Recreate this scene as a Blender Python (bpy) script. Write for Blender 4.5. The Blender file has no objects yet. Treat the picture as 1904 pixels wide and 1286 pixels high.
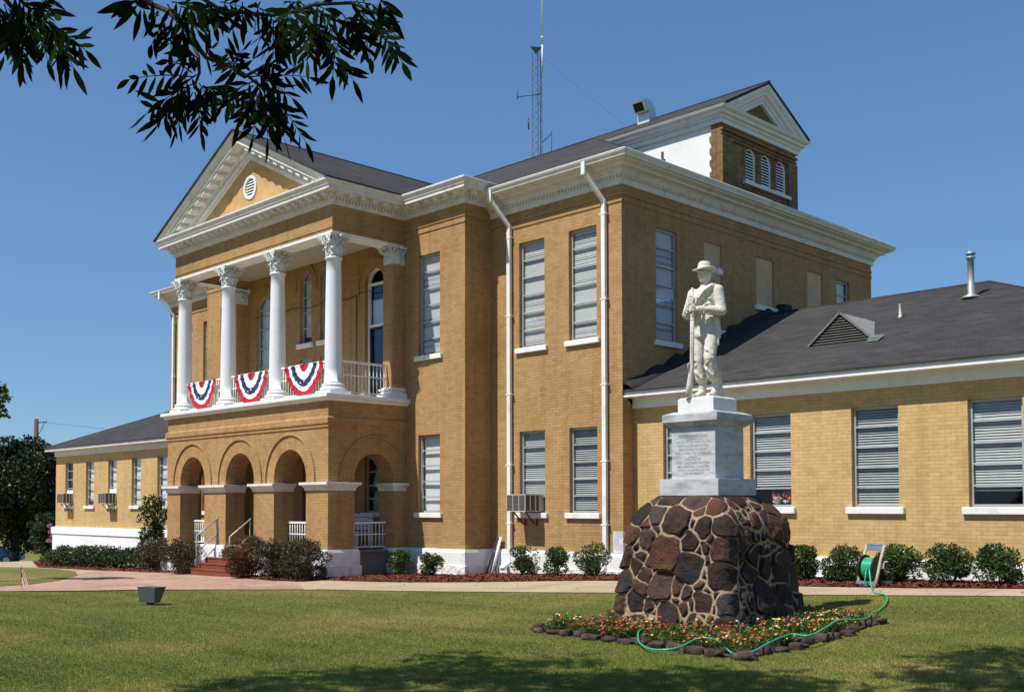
import bpy, math, random
import numpy as np
from mathutils import Vector, Matrix
from mathutils import noise as mnoise
from mathutils.geometry import tessellate_polygon, delaunay_2d_cdt
PI = math.pi
scene = bpy.context.scene
COL = scene.collection
RNG = random.Random(7)

# ------------------------------------------------------------------ camera
YAW, PITCH, ROLL = math.radians(45.25), math.radians(2.025), math.radians(-0.12)
FPX, SY = 1984.2, 225.5           # focal length and vertical shift in photo pixels (1904 wide)
EYE = Vector((0, 0, 1.75))
Fv = Vector((-math.sin(YAW)*math.cos(PITCH), math.cos(YAW)*math.cos(PITCH), math.sin(PITCH)))
Rv = Vector((math.cos(YAW), math.sin(YAW), 0))
Uv = Rv.cross(Fv)
R2 = Rv*math.cos(ROLL) + Uv*math.sin(ROLL)
U2 = -Rv*math.sin(ROLL) + Uv*math.cos(ROLL)
cd = bpy.data.cameras.new('camera')
cam = bpy.data.objects.new('camera', cd)
COL.objects.link(cam)
m = Matrix((R2, U2, -Fv)).transposed().to_4x4()
m.translation = EYE
cam.matrix_world = m
cd.sensor_width = 36
cd.lens = FPX/1904*36
cd.shift_y = SY/1904
cd.clip_end = 3000
scene.camera = cam

# ------------------------------------------------------------------ light
SUN_EL = math.radians(57.0)
sx, sy = -0.25, -1.0                 # horizontal direction towards the sun
sl = math.hypot(sx, sy)
SUNV = Vector((sx/sl*math.cos(SUN_EL), sy/sl*math.cos(SUN_EL), math.sin(SUN_EL)))
w = bpy.data.worlds.new('World')
scene.world = w
w.use_nodes = True
nt = w.node_tree
sky = nt.nodes.new('ShaderNodeTexSky')
sky.sky_type = 'NISHITA'
sky.sun_disc = False
sky.sun_elevation = SUN_EL
sky.sun_rotation = math.atan2(sx, sy)
sky.altitude = 0
sky.air_density = 1.0
sky.dust_density = 0.0
sky.ozone_density = 8.0
bg = nt.nodes['Background']
bg.inputs['Strength'].default_value = 0.115
gmn = nt.nodes.new('ShaderNodeGamma'); gmn.inputs['Gamma'].default_value = 0.66
nt.links.new(sky.outputs[0], gmn.inputs['Color'])
tint = nt.nodes.new('ShaderNodeMix'); tint.data_type = 'RGBA'; tint.blend_type = 'MULTIPLY'; tint.inputs[0].default_value = 1
tint.inputs[7].default_value = (0.90, 1.22, 1.52, 1)
nt.links.new(gmn.outputs[0], tint.inputs[6])
nt.links.new(tint.outputs[2], bg.inputs['Color'])
ld = bpy.data.lights.new('sun', 'SUN')
ld.energy = 5.0
ld.angle = math.radians(0.5)
ld.color = (1.0, 0.95, 0.87)
sun = bpy.data.objects.new('sun', ld)
sun.rotation_euler = SUNV.to_track_quat('Z', 'Y').to_euler()
sun.location = (0, -10, 30)
COL.objects.link(sun)
vs = scene.view_settings
vs.view_transform = 'Standard'
vs.look = 'None'
vs.gamma = 1
vs.exposure = 0.22

# ------------------------------------------------------------------ helpers
def ray(px, py):
    return Fv + R2*((px-952)/FPX) - U2*((py-643-SY)/FPX)
def at(px, py, ax, v):
    d = ray(px, py); k = 'XYZ'.index(ax)
    return EYE + d*((v-EYE[k])/d[k])
def atdepth(px, py, dep):
    return EYE + ray(px, py)*dep
RX = [-600, -75, -48, -46, -40, -30, -25, -21.3, -18.9, -14.8, -6.6, -3, 10, 60, 600]
RZ = [-2.5, -2.15, -.70, -.58, -.25, -.17, -.10, 0, .05, .20, .43, .5, .6, .8, .8]
WY = [-600, 11, 13, 15, 16.5, 600]
WZ = [.25, .25, .45, .75, 1, 1]
def ter(x, y):
    r = np.interp(x, RX, RZ); w_ = np.interp(y, WY, WZ)
    return np.where(r > 0, r*w_, r)
def terf(x, y):
    return float(ter(x, y))
def G(px, py):
    z = 0.0
    for _ in range(30):
        p = at(px, py, 'Z', z); z = .5*z + .5*terf(p.x, p.y)
    return p

def tag(o, label=None, cat=None, group=None, kind=None):
    if label: o['label'] = label
    if cat: o['category'] = cat
    if group: o['group'] = group
    if kind: o['kind'] = kind
    return o
def empty(name, loc=(0, 0, 0), **k):
    o = bpy.data.objects.new(name, None)
    o.empty_display_size = .2
    o.location = loc
    COL.objects.link(o)
    return tag(o, **k)
WM = {}
def parent(c, p):
    c.parent = p
    # every mesh is written in world coordinates; only top-level Empties stand away from the origin
    c.matrix_parent_inverse = Matrix.Translation(-p.location) if p.parent is None else Matrix.Identity(4)
def link(name, me, mats, par=None):
    o = bpy.data.objects.new(name, me)
    for mt in (mats if isinstance(mats, (list, tuple)) else [mats]):
        me.materials.append(mt)
    COL.objects.link(o)
    if par is not None:
        parent(o, par)
    return o

class MB:
    """collects shapes and links them as ONE mesh object (world coordinates)"""
    def __init__(s):
        s.v = []; s.f = []; s.m = []; s.sm = []
    def add(s, vs_, fs, mat=0, smooth=False):
        b = len(s.v)
        s.v += [tuple(q) for q in vs_]
        for f in fs:
            s.f.append(tuple(i+b for i in f)); s.m.append(mat); s.sm.append(smooth)
        return s
    def box(s, x0, x1, y0, y1, z0, z1, mat=0):
        vs_ = [(x, y, z) for z in (z0, z1) for y in (y0, y1) for x in (x0, x1)]
        return s.add(vs_, [(0, 2, 3, 1), (4, 5, 7, 6), (0, 1, 5, 4), (2, 6, 7, 3), (0, 4, 6, 2), (1, 3, 7, 5)], mat)
    def obox(s, c, ax, ay, az, mat=0):
        c = Vector(c); ax = Vector(ax); ay = Vector(ay); az = Vector(az)
        vs_ = [c+ax*i+ay*j+az*k for k in (-1, 1) for j in (-1, 1) for i in (-1, 1)]
        return s.add(vs_, [(0, 2, 3, 1), (4, 5, 7, 6), (0, 1, 5, 4), (2, 6, 7, 3), (0, 4, 6, 2), (1, 3, 7, 5)], mat)
    def bar(s, a, b, w_, h, mat=0):
        a = Vector(a); b = Vector(b); d = (b-a); L = d.length; d /= L
        side = d.cross(Vector((0, 0, 1)))
        if side.length < 1e-3: side = Vector((1, 0, 0))
        side.normalize(); up = side.cross(d)
        return s.obox((a+b)/2, side*w_/2, d*L/2, up*h/2, mat)
    def tube(s, pts, r, n=8, mat=0, smooth=True, cap=True):
        pts = [Vector(p) for p in pts]
        rs = r if isinstance(r, (list, tuple)) else [r]*len(pts)
        vs_ = []; ref = None
        for i, p in enumerate(pts):
            d = (pts[min(i+1, len(pts)-1)] - pts[max(i-1, 0)]).normalized()
            if ref is None:
                ref = Vector((0, 0, 1)) if abs(d.z) < .9 else Vector((1, 0, 0))
            a = (ref - d*ref.dot(d)).normalized(); ref = a; b = d.cross(a)
            for k in range(n):
                t = 2*PI*k/n
                vs_.append(p + (a*math.cos(t) + b*math.sin(t))*rs[i])
        fs = []
        for i in range(len(pts)-1):
            for k in range(n):
                fs.append((i*n+k, i*n+(k+1) % n, (i+1)*n+(k+1) % n, (i+1)*n+k))
        s.add(vs_, fs, mat, smooth)
        if cap:
            b0 = len(s.v)-len(vs_)
            s.f.append(tuple(b0+k for k in reversed(range(n)))); s.m.append(mat); s.sm.append(False)
            e = b0+(len(pts)-1)*n
            s.f.append(tuple(e+k for k in range(n))); s.m.append(mat); s.sm.append(False)
        return s
    def lathe(s, c, prof, n=24, mat=0, smooth=True, flute=None):
        vs_ = []
        for (r, z) in prof:
            for k in range(n):
                t = 2*PI*k/n
                rr = r*(flute(t, z) if flute else 1)
                vs_.append((c[0]+rr*math.cos(t), c[1]+rr*math.sin(t), c[2]+z))
        fs = []
        for i in range(len(prof)-1):
            for k in range(n):
                fs.append((i*n+k, i*n+(k+1) % n, (i+1)*n+(k+1) % n, (i+1)*n+k))
        s.add(vs_, fs, mat, smooth)
        b0 = len(s.v)-len(vs_)
        s.f.append(tuple(b0+k for k in reversed(range(n)))); s.m.append(mat); s.sm.append(False)
        e = b0+(len(prof)-1)*n
        s.f.append(tuple(e+k for k in range(n))); s.m.append(mat); s.sm.append(False)
        return s
    def sweep(s, path, prof, mat=0, cap=True):
        """moulding profile [(outward, z)] swept along a plan path, outward = right-hand side"""
        n = len(path); dirs = []
        for i in range(n-1):
            d = Vector((path[i+1][0]-path[i][0], path[i+1][1]-path[i][1])); dirs.append(d.normalized())
        vs_ = []
        for i, p in enumerate(path):
            if i == 0: mvec = Vector((dirs[0].y, -dirs[0].x))
            elif i == n-1: mvec = Vector((dirs[-1].y, -dirs[-1].x))
            else:
                a = Vector((dirs[i-1].y, -dirs[i-1].x)); b = Vector((dirs[i].y, -dirs[i].x))
                mvec = (a+b); mvec /= max(1e-6, mvec.dot(a))
            for (o, z) in prof:
                vs_.append((p[0]+mvec.x*o, p[1]+mvec.y*o, z))
        k = len(prof); fs = []
        for i in range(n-1):
            for j in range(k-1):
                fs.append((i*k+j, (i+1)*k+j, (i+1)*k+j+1, i*k+j+1))
        if cap:
            fs.append(tuple(reversed(range(k)))); fs.append(tuple((n-1)*k+j for j in range(k)))
        return s.add(vs_, fs, mat)
    def along(s, path, o0, o1, z0, z1, wd, sp, mat=0, inset=0.0):
        """small blocks (dentils, modillions) spaced along a plan path"""
        for i in range(len(path)-1):
            a = Vector(path[i]); b = Vector(path[i+1]); d = b-a; L = d.length; d /= L
            nrm = Vector((d.y, -d.x))
            lo, hi = 0.0, L
            # outer corners reach out, inner corners pull in
            if i > 0:
                pd = (Vector(path[i])-Vector(path[i-1])).normalized(); cr = pd.x*d.y-pd.y*d.x
                lo = -o0 if cr > 0 else o1
            if i < len(path)-2:
                nd = (Vector(path[i+2])-b).normalized(); cr = d.x*nd.y-d.y*nd.x
                hi = L+o0 if cr > 0 else L-o1
            cnt = max(1, int((hi-lo)/sp)); st = (hi-lo)/cnt
            for k in range(cnt):
                t = lo+st*(k+.5)
                c = a+d*t+nrm*((o0+o1)/2)
                s.obox((c.x, c.y, (z0+z1)/2), (d.x*wd/2, d.y*wd/2, 0), (nrm.x*(o1-o0)/2, nrm.y*(o1-o0)/2, 0), (0, 0, (z1-z0)/2), mat)
        return s
    def mesh(s, name):
        me = bpy.data.meshes.new(name)
        me.from_pydata(s.v, [], s.f)
        me.polygons.foreach_set('material_index', s.m)
        me.polygons.foreach_set('use_smooth', s.sm)
        me.update()
        return me
    def build(s, name, mats, par=None):
        return link(name, s.mesh(name), mats, par)

def bevel(o, wd=.01, seg=2):
    md = o.modifiers.new('bevel', 'BEVEL'); md.width = wd; md.segments = seg; md.limit_method = 'ANGLE'
    return o

# ------------------------------------------------------------------ materials
def nmat(name):
    mt = bpy.data.materials.new(name); mt.use_nodes = True
    n = mt.node_tree.nodes; b = n['Principled BSDF']
    return mt, n, mt.node_tree.links, b
def noise_node(n, l, vec, scale, detail=4, rough=.55):
    t = n.new('ShaderNodeTexNoise'); t.inputs['Scale'].default_value = scale
    t.inputs['Detail'].default_value = detail; t.inputs['Roughness'].default_value = rough
    if vec is not None: l.new(vec, t.inputs['Vector'])
    return t
def ramp(n, l, fac, stops):
    r = n.new('ShaderNodeValToRGB'); e = r.color_ramp.elements
    while len(e) < len(stops): e.new(.5)
    for k, (p, c) in enumerate(stops):
        e[k].position = p; e[k].color = (*c, 1) if len(c) == 3 else c
    l.new(fac, r.inputs['Fac'])
    return r
def mix(n, l, a, b, fac, mode='MIX'):
    x = n.new('ShaderNodeMix'); x.data_type = 'RGBA'; x.blend_type = mode
    for sock, val in ((x.inputs[6], a), (x.inputs[7], b), (x.inputs[0], fac)):
        if isinstance(val, (int, float)): sock.default_value = val
        elif isinstance(val, tuple): sock.default_value = (*val, 1) if len(val) == 3 else val
        else: l.new(val, sock)
    return x.outputs[2]
def mth(n, l, op, a, b=None):
    x = n.new('ShaderNodeMath'); x.operation = op
    for i, val in enumerate((a, b)):
        if val is None: continue
        if isinstance(val, (int, float)): x.inputs[i].default_value = val
        else: l.new(val, x.inputs[i])
    return x.outputs[0]
def bump(n, l, b, h, strength=.3, dist=.01):
    x = n.new('ShaderNodeBump'); x.inputs['Strength'].default_value = strength; x.inputs['Distance'].default_value = dist
    l.new(h, x.inputs['Height']); l.new(x.outputs[0], b.inputs['Normal']); return x
def wallcoord(n, l):
    g = n.new('ShaderNodeNewGeometry')
    sp = n.new('ShaderNodeSeparateXYZ'); l.new(g.outputs['Position'], sp.inputs[0])
    sn = n.new('ShaderNodeSeparateXYZ'); l.new(g.outputs['True Normal'], sn.inputs[0])
    ax = mth(n, l, 'ABSOLUTE', sn.outputs[0]); ay = mth(n, l, 'ABSOLUTE', sn.outputs[1])
    f = mth(n, l, 'GREATER_THAN', ax, ay)
    u = n.new('ShaderNodeMix'); u.data_type = 'FLOAT'
    l.new(f, u.inputs[0]); l.new(sp.outputs[0], u.inputs[2]); l.new(sp.outputs[1], u.inputs[3])
    c = n.new('ShaderNodeCombineXYZ'); l.new(u.outputs[0], c.inputs[0]); l.new(sp.outputs[2], c.inputs[1])
    return c.outputs[0], g.outputs['Position']
def plain(name, col, rough=.6, metal=0, var=.12, scale=6, bmp=0.0, bscale=40, spec=.3, dirt=None):
    mt, n, l, b = nmat(name)
    g = n.new('ShaderNodeNewGeometry')
    t = noise_node(n, l, g.outputs['Position'], scale, 5)
    lo = tuple(c*(1-var) for c in col); hi = tuple(min(1, c*(1+var)) for c in col)
    r = ramp(n, l, t.outputs[0], [(.3, lo), (.7, hi)])
    out = r.outputs[0]
    if dirt:
        t2 = noise_node(n, l, g.outputs['Position'], dirt[1], 7, .7)
        r2 = ramp(n, l, t2.outputs[0], [(.52, (0, 0, 0)), (.75, (1, 1, 1))])
        f = mth(n, l, 'MULTIPLY', r2.outputs[0], dirt[2])
        out = mix(n, l, out, dirt[0], f)
    l.new(out, b.inputs['Base Color'])
    b.inputs['Roughness'].default_value = rough; b.inputs['Metallic'].default_value = metal
    b.inputs['Specular IOR Level'].default_value = spec
    if bmp:
        t3 = noise_node(n, l, g.outputs['Position'], bscale, 6, .6)
        bump(n, l, b, t3.outputs[0], bmp, .01)
    return mt
def brick(name, c1, c2, mortar, stain=.35, rough=.8, bw=.205, rh=.067, ms=.0045):
    mt, n, l, b = nmat(name)
    uv, pos = wallcoord(n, l)
    t = n.new('ShaderNodeTexBrick'); l.new(uv, t.inputs['Vector'])
    t.inputs['Scale'].default_value = 1; t.inputs['Brick Width'].default_value = bw
    t.inputs['Row Height'].default_value = rh; t.inputs['Mortar Size'].default_value = ms
    t.inputs['Mortar Smooth'].default_value = .3; t.inputs['Bias'].default_value = 0
    t.inputs['Color1'].default_value = (*c1, 1); t.inputs['Color2'].default_value = (*c2, 1)
    t.inputs['Mortar'].default_value = (*mortar, 1)
    # a few darker bricks
    t2 = n.new('ShaderNodeTexBrick'); l.new(uv, t2.inputs['Vector'])
    for k, vv in (('Scale', 1), ('Brick Width', bw), ('Row Height', rh), ('Mortar Size', 0), ('Bias', -.75)):
        t2.inputs[k].default_value = vv
    t2.inputs['Color1'].default_value = (1, 1, 1, 1); t2.inputs['Color2'].default_value = (.78, .73, .69, 1)
    t2.offset_frequency = 2
    col = mix(n, l, t.outputs[0], t2.outputs[0], 1.0, 'MULTIPLY')
    a = noise_node(n, l, pos, .55, 6, .6)
    ra = ramp(n, l, a.outputs[0], [(.3, (.80, .77, .74)), (.55, (1, 1, 1)), (.8, (1.0, 1.0, .98))])
    col = mix(n, l, col, ra.outputs[0], stain*1.6 if stain < .6 else 1.0, 'MULTIPLY')
    a2 = noise_node(n, l, pos, 9, 6, .75)
    ra2 = ramp(n, l, a2.outputs[0], [(.35, (.82, .80, .78)), (.6, (1, 1, 1))])
    col = mix(n, l, col, ra2.outputs[0], .8, 'MULTIPLY')
    # water streaks running down
    mp = n.new('ShaderNodeMapping'); l.new(uv, mp.inputs[0]); mp.inputs['Scale'].default_value = (2.3, .16, 1)
    a3 = noise_node(n, l, mp.outputs[0], 1.6, 5, .6)
    ra3 = ramp(n, l, a3.outputs[0], [(.50, (1, 1, 1)), (.74, (.58, .52, .47))])
    col = mix(n, l, col, ra3.outputs[0], stain, 'MULTIPLY')
    l.new(col, b.inputs['Base Color']); b.inputs['Roughness'].default_value = rough
    b.inputs['Specular IOR Level'].default_value = .2
    h = mth(n, l, 'SUBTRACT', 1.0, t.outputs['Fac'])
    h2 = mth(n, l, 'ADD', h, mth(n, l, 'MULTIPLY', a2.outputs[0], .5))
    bump(n, l, b, h2, .5, .004)
    return mt
def leafm(name, c1, c2, c3=None, rough=.5, trans=.35, spec=.4, extra=None):
    mt, n, l, b = nmat(name)
    g = n.new('ShaderNodeNewGeometry')
    st = [(0, c1), (.6, c2)] + ([(1, c3)] if c3 else [])
    r = ramp(n, l, g.outputs['Random Per Island'], st)
    t = noise_node(n, l, g.outputs['Position'], 1.3, 3)
    rr = ramp(n, l, t.outputs[0], [(.35, (.7, .75, .7)), (.65, (1.15, 1.1, 1.0))])
    col = mix(n, l, r.outputs[0], rr.outputs[0], 1.0, 'MULTIPLY')
    l.new(col, b.inputs['Base Color']); b.inputs['Roughness'].default_value = rough
    b.inputs['Specular IOR Level'].default_value = spec
    tr = n.new('ShaderNodeBsdfTranslucent'); l.new(col, tr.inputs[0])
    mx = n.new('ShaderNodeMixShader'); mx.inputs[0].default_value = trans
    l.new(b.outputs[0], mx.inputs[1]); l.new(tr.outputs[0], mx.inputs[2])
    l.new(mx.outputs[0], n['Material Output'].inputs[0])
    return mt
M = {}
M['brick'] = brick('tan_brick', (.49, .298, .132), (.43, .252, .108), (.30, .19, .096), .5)
M['wbrick'] = brick('yellow_brick', (.63, .425, .19), (.57, .38, .16), (.44, .30, .14), .32, bw=.205, rh=.068)
M['stucco'] = plain('tan_stucco', (.52, .32, .14), .85, var=.16, scale=3, bmp=.3, bscale=30, dirt=((.25, .14, .06), 1.2, .5))
M['tbrick'] = brick('weathered_brick', (.33, .20, .095), (.20, .125, .06), (.10, .07, .045), .9)
M['white'] = plain('white_paint', (.78, .78, .76), .5, var=.03, scale=3, bmp=.1, bscale=25, dirt=((.30, .29, .27), 3.2, .45))
M['cornice'] = plain('cornice_paint', (.70, .68, .65), .55, var=.06, scale=2.5, bmp=.08, bscale=30, dirt=((.27, .23, .19), 4.5, .6))
M['greywhite'] = plain('column_paint', (.75, .76, .77), .45, var=.03, scale=3, bmp=.06, bscale=30, dirt=((.45, .45, .44), 1.6, .3))
M['capital'] = plain('capital_paint', (.66, .67, .67), .6, var=.1, scale=12, bmp=.6, bscale=28, dirt=((.16, .15, .14), 9, .7))
M['rstone'] = plain('whitewashed_stone', (.74, .73, .71), .8, var=.08, scale=5, bmp=1.0, bscale=7, dirt=((.28, .20, .15), 4.5, .8))
M['wstucco'] = plain('white_stucco', (.82, .82, .80), .8, var=.03, scale=2, bmp=.2, bscale=16, dirt=((.55, .55, .54), 1.3, .5))
M['alum'] = plain('aluminium_frame', (.42, .43, .44), .45, .3, var=.1)
M['graypipe'] = plain('grey_rail_paint', (.42, .44, .47), .4, .3, var=.08)
M['blind'] = plain('blind_slats', (.58, .57, .54), .5, var=.05)
M['blindg'] = plain('grey_blind_slats', (.45, .45, .43), .5, var=.08)
M['blockin'] = plain('pale_infill', (.60, .41, .23), .85, var=.1, scale=3, bmp=.3, bscale=30, dirt=((.36, .23, .12), 2, .4))
M['shade'] = plain('window_shade', (.70, .71, .70), .7, var=.05)
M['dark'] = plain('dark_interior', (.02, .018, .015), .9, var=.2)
M['iron'] = plain('dark_iron', (.05, .05, .055), .5, .6, var=.2)
M['galv'] = plain('galvanised_metal', (.36, .38, .41), .5, .5, var=.12, scale=5)
M['bench'] = plain('bench_paint', (.62, .64, .66), .5, var=.06)
M['acbox'] = plain('cooler_casing', (.58, .55, .47), .5, .1, var=.06, dirt=((.28, .2, .12), 6, .5))
M['acgrill'] = plain('cooler_grille', (.09, .09, .09), .6, .2, var=.2, scale=80)
def glassm():
    mt, n, l, b = nmat('window_glass')
    n.remove(b)
    gl = n.new('ShaderNodeBsdfGlossy'); gl.inputs['Roughness'].default_value = .03; gl.inputs['Color'].default_value = (.9, .95, 1, 1)
    tr = n.new('ShaderNodeBsdfTransparent'); tr.inputs['Color'].default_value = (.90, .93, .93, 1)
    fr = n.new('ShaderNodeLayerWeight'); fr.inputs['Blend'].default_value = .5
    f = mth(n, l, 'ADD', mth(n, l, 'MULTIPLY', mth(n, l, 'POWER', fr.outputs['Facing'], 4.0), .7), .035)
    g = n.new('ShaderNodeNewGeometry'); t = noise_node(n, l, g.outputs['Position'], 1.7, 2)
    bp = n.new('ShaderNodeBump'); bp.inputs['Strength'].default_value = .08; bp.inputs['Distance'].default_value = .05
    l.new(t.outputs[0], bp.inputs['Height']); l.new(bp.outputs[0], gl.inputs['Normal'])
    mx = n.new('ShaderNodeMixShader'); l.new(f, mx.inputs[0]); l.new(tr.outputs[0], mx.inputs[1]); l.new(gl.outputs[0], mx.inputs[2])
    l.new(mx.outputs[0], n['Material Output'].inputs[0]); return mt
M['glass'] = glassm()
def roofm():
    mt, n, l, b = nmat('asphalt_shingles')
    g = n.new('ShaderNodeNewGeometry')
    mp = n.new('ShaderNodeMapping'); l.new(g.outputs['Position'], mp.inputs[0]); mp.inputs['Scale'].default_value = (.9, 1.2, 14)
    t = noise_node(n, l, mp.outputs[0], 1.6, 6, .65)
    r = ramp(n, l, t.outputs[0], [(.30, (.034, .033, .034)), (.55, (.047, .045, .046)), (.78, (.072, .069, .069))])
    t2 = noise_node(n, l, g.outputs['Position'], 30, 4, .7)
    r2 = ramp(n, l, t2.outputs[0], [(.3, (.7, .7, .7)), (.7, (1.25, 1.25, 1.25))])
    t3 = noise_node(n, l, g.outputs['Position'], .5, 4, .6)
    r3 = ramp(n, l, t3.outputs[0], [(.35, (.85, .84, .84)), (.65, (1.12, 1.1, 1.08))])
    c = mix(n, l, mix(n, l, r.outputs[0], r2.outputs[0], 1.0, 'MULTIPLY'), r3.outputs[0], 1.0, 'MULTIPLY')
    uvw, _p = wallcoord(n, l)
    mp2 = n.new('ShaderNodeMapping'); l.new(uvw, mp2.inputs[0]); mp2.inputs['Scale'].default_value = (1, 1, 1)
    bt = n.new('ShaderNodeTexBrick'); l.new(mp2.outputs[0], bt.inputs['Vector'])
    for k_, v_ in (('Scale', 1), ('Brick Width', .31), ('Row Height', .066), ('Mortar Size', .005), ('Bias', -.1)): bt.inputs[k_].default_value = v_
    bt.inputs['Color1'].default_value = (1.25, 1.22, 1.2, 1); bt.inputs['Color2'].default_value = (.78, .78, .78, 1); bt.inputs['Mortar'].default_value = (.4, .4, .4, 1)
    c = mix(n, l, c, bt.outputs[0], .75, 'MULTIPLY')
    l.new(c, b.inputs['Base Color']); b.inputs['Roughness'].default_value = .85
    b.inputs['Specular IOR Level'].default_value = .25
    sp = n.new('ShaderNodeSeparateXYZ'); l.new(g.outputs['Position'], sp.inputs[0])
    zz = mth(n, l, 'FRACT', mth(n, l, 'MULTIPLY', sp.outputs[2], 14.0))
    bump(n, l, b, mth(n, l, 'ADD', zz, t2.outputs[0]), .35, .008)
    return mt
M['roof'] = roofm()
M['roofedge'] = plain('roof_edge_felt', (.025, .024, .026), .8, var=.2)
# ------------------------------------------------------------------ the courthouse
HX, HY = -25.25, 18.3
court = empty('courthouse', (HX, HY, 0), label='two storey tan brick courthouse with white columned portico, pediment and low wings', cat='building')
def W_(ax, plane):
    if ax == 'F': return lambda u, d, z: Vector((u, plane-d, z))
    if ax == 'R': return lambda u, d, z: Vector((plane+d, u, z))
    if ax == 'L': return lambda u, d, z: Vector((plane-d, u, z))
    return lambda u, d, z: Vector((u, plane+d, z))
def rect(u0, u1, z0, z1): return [(u0, z0), (u1, z0), (u1, z1), (u0, z1)]
def arch(uc, r, z0, zs, n=20):
    return [(uc-r, z0), (uc+r, z0)] + [(uc+r*math.cos(PI*k/n), zs+r*math.sin(PI*k/n)) for k in range(n+1)]
def panel(mb, ax, plane, outline, holes=(), depth=.14, mat=0, back=False, rmat=None):
    w_ = W_(ax, plane)
    loops = [outline]+list(holes)
    flat = [p for lp in loops for p in lp]
    tris = tessellate_polygon([[Vector((p[0], p[1], 0)) for p in lp] for lp in loops])
    mb.add([w_(p[0], 0, p[1]) for p in flat], [tuple(t) for t in tris], mat)
    if back: mb.add([w_(p[0], -depth, p[1]) for p in flat], [tuple(t) for t in tris], mat)
    for lp in holes:
        n = len(lp)
        mb.add([w_(p[0], 0, p[1]) for p in lp]+[w_(p[0], -depth, p[1]) for p in lp],
               [(i, (i+1) % n, n+(i+1) % n, n+i) for i in range(n)], mat if rmat is None else rmat)
    return mb
def ubox(mb, w_, u0, u1, d0, d1, z0, z1, mat=0):
    vs_ = [w_(u, d, z) for z in (z0, z1) for d in (d0, d1) for u in (u0, u1)]
    mb.add(vs_, [(0, 2, 3, 1), (4, 5, 7, 6), (0, 1, 5, 4), (2, 6, 7, 3), (0, 4, 6, 2), (1, 3, 7, 5)], mat)

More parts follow.
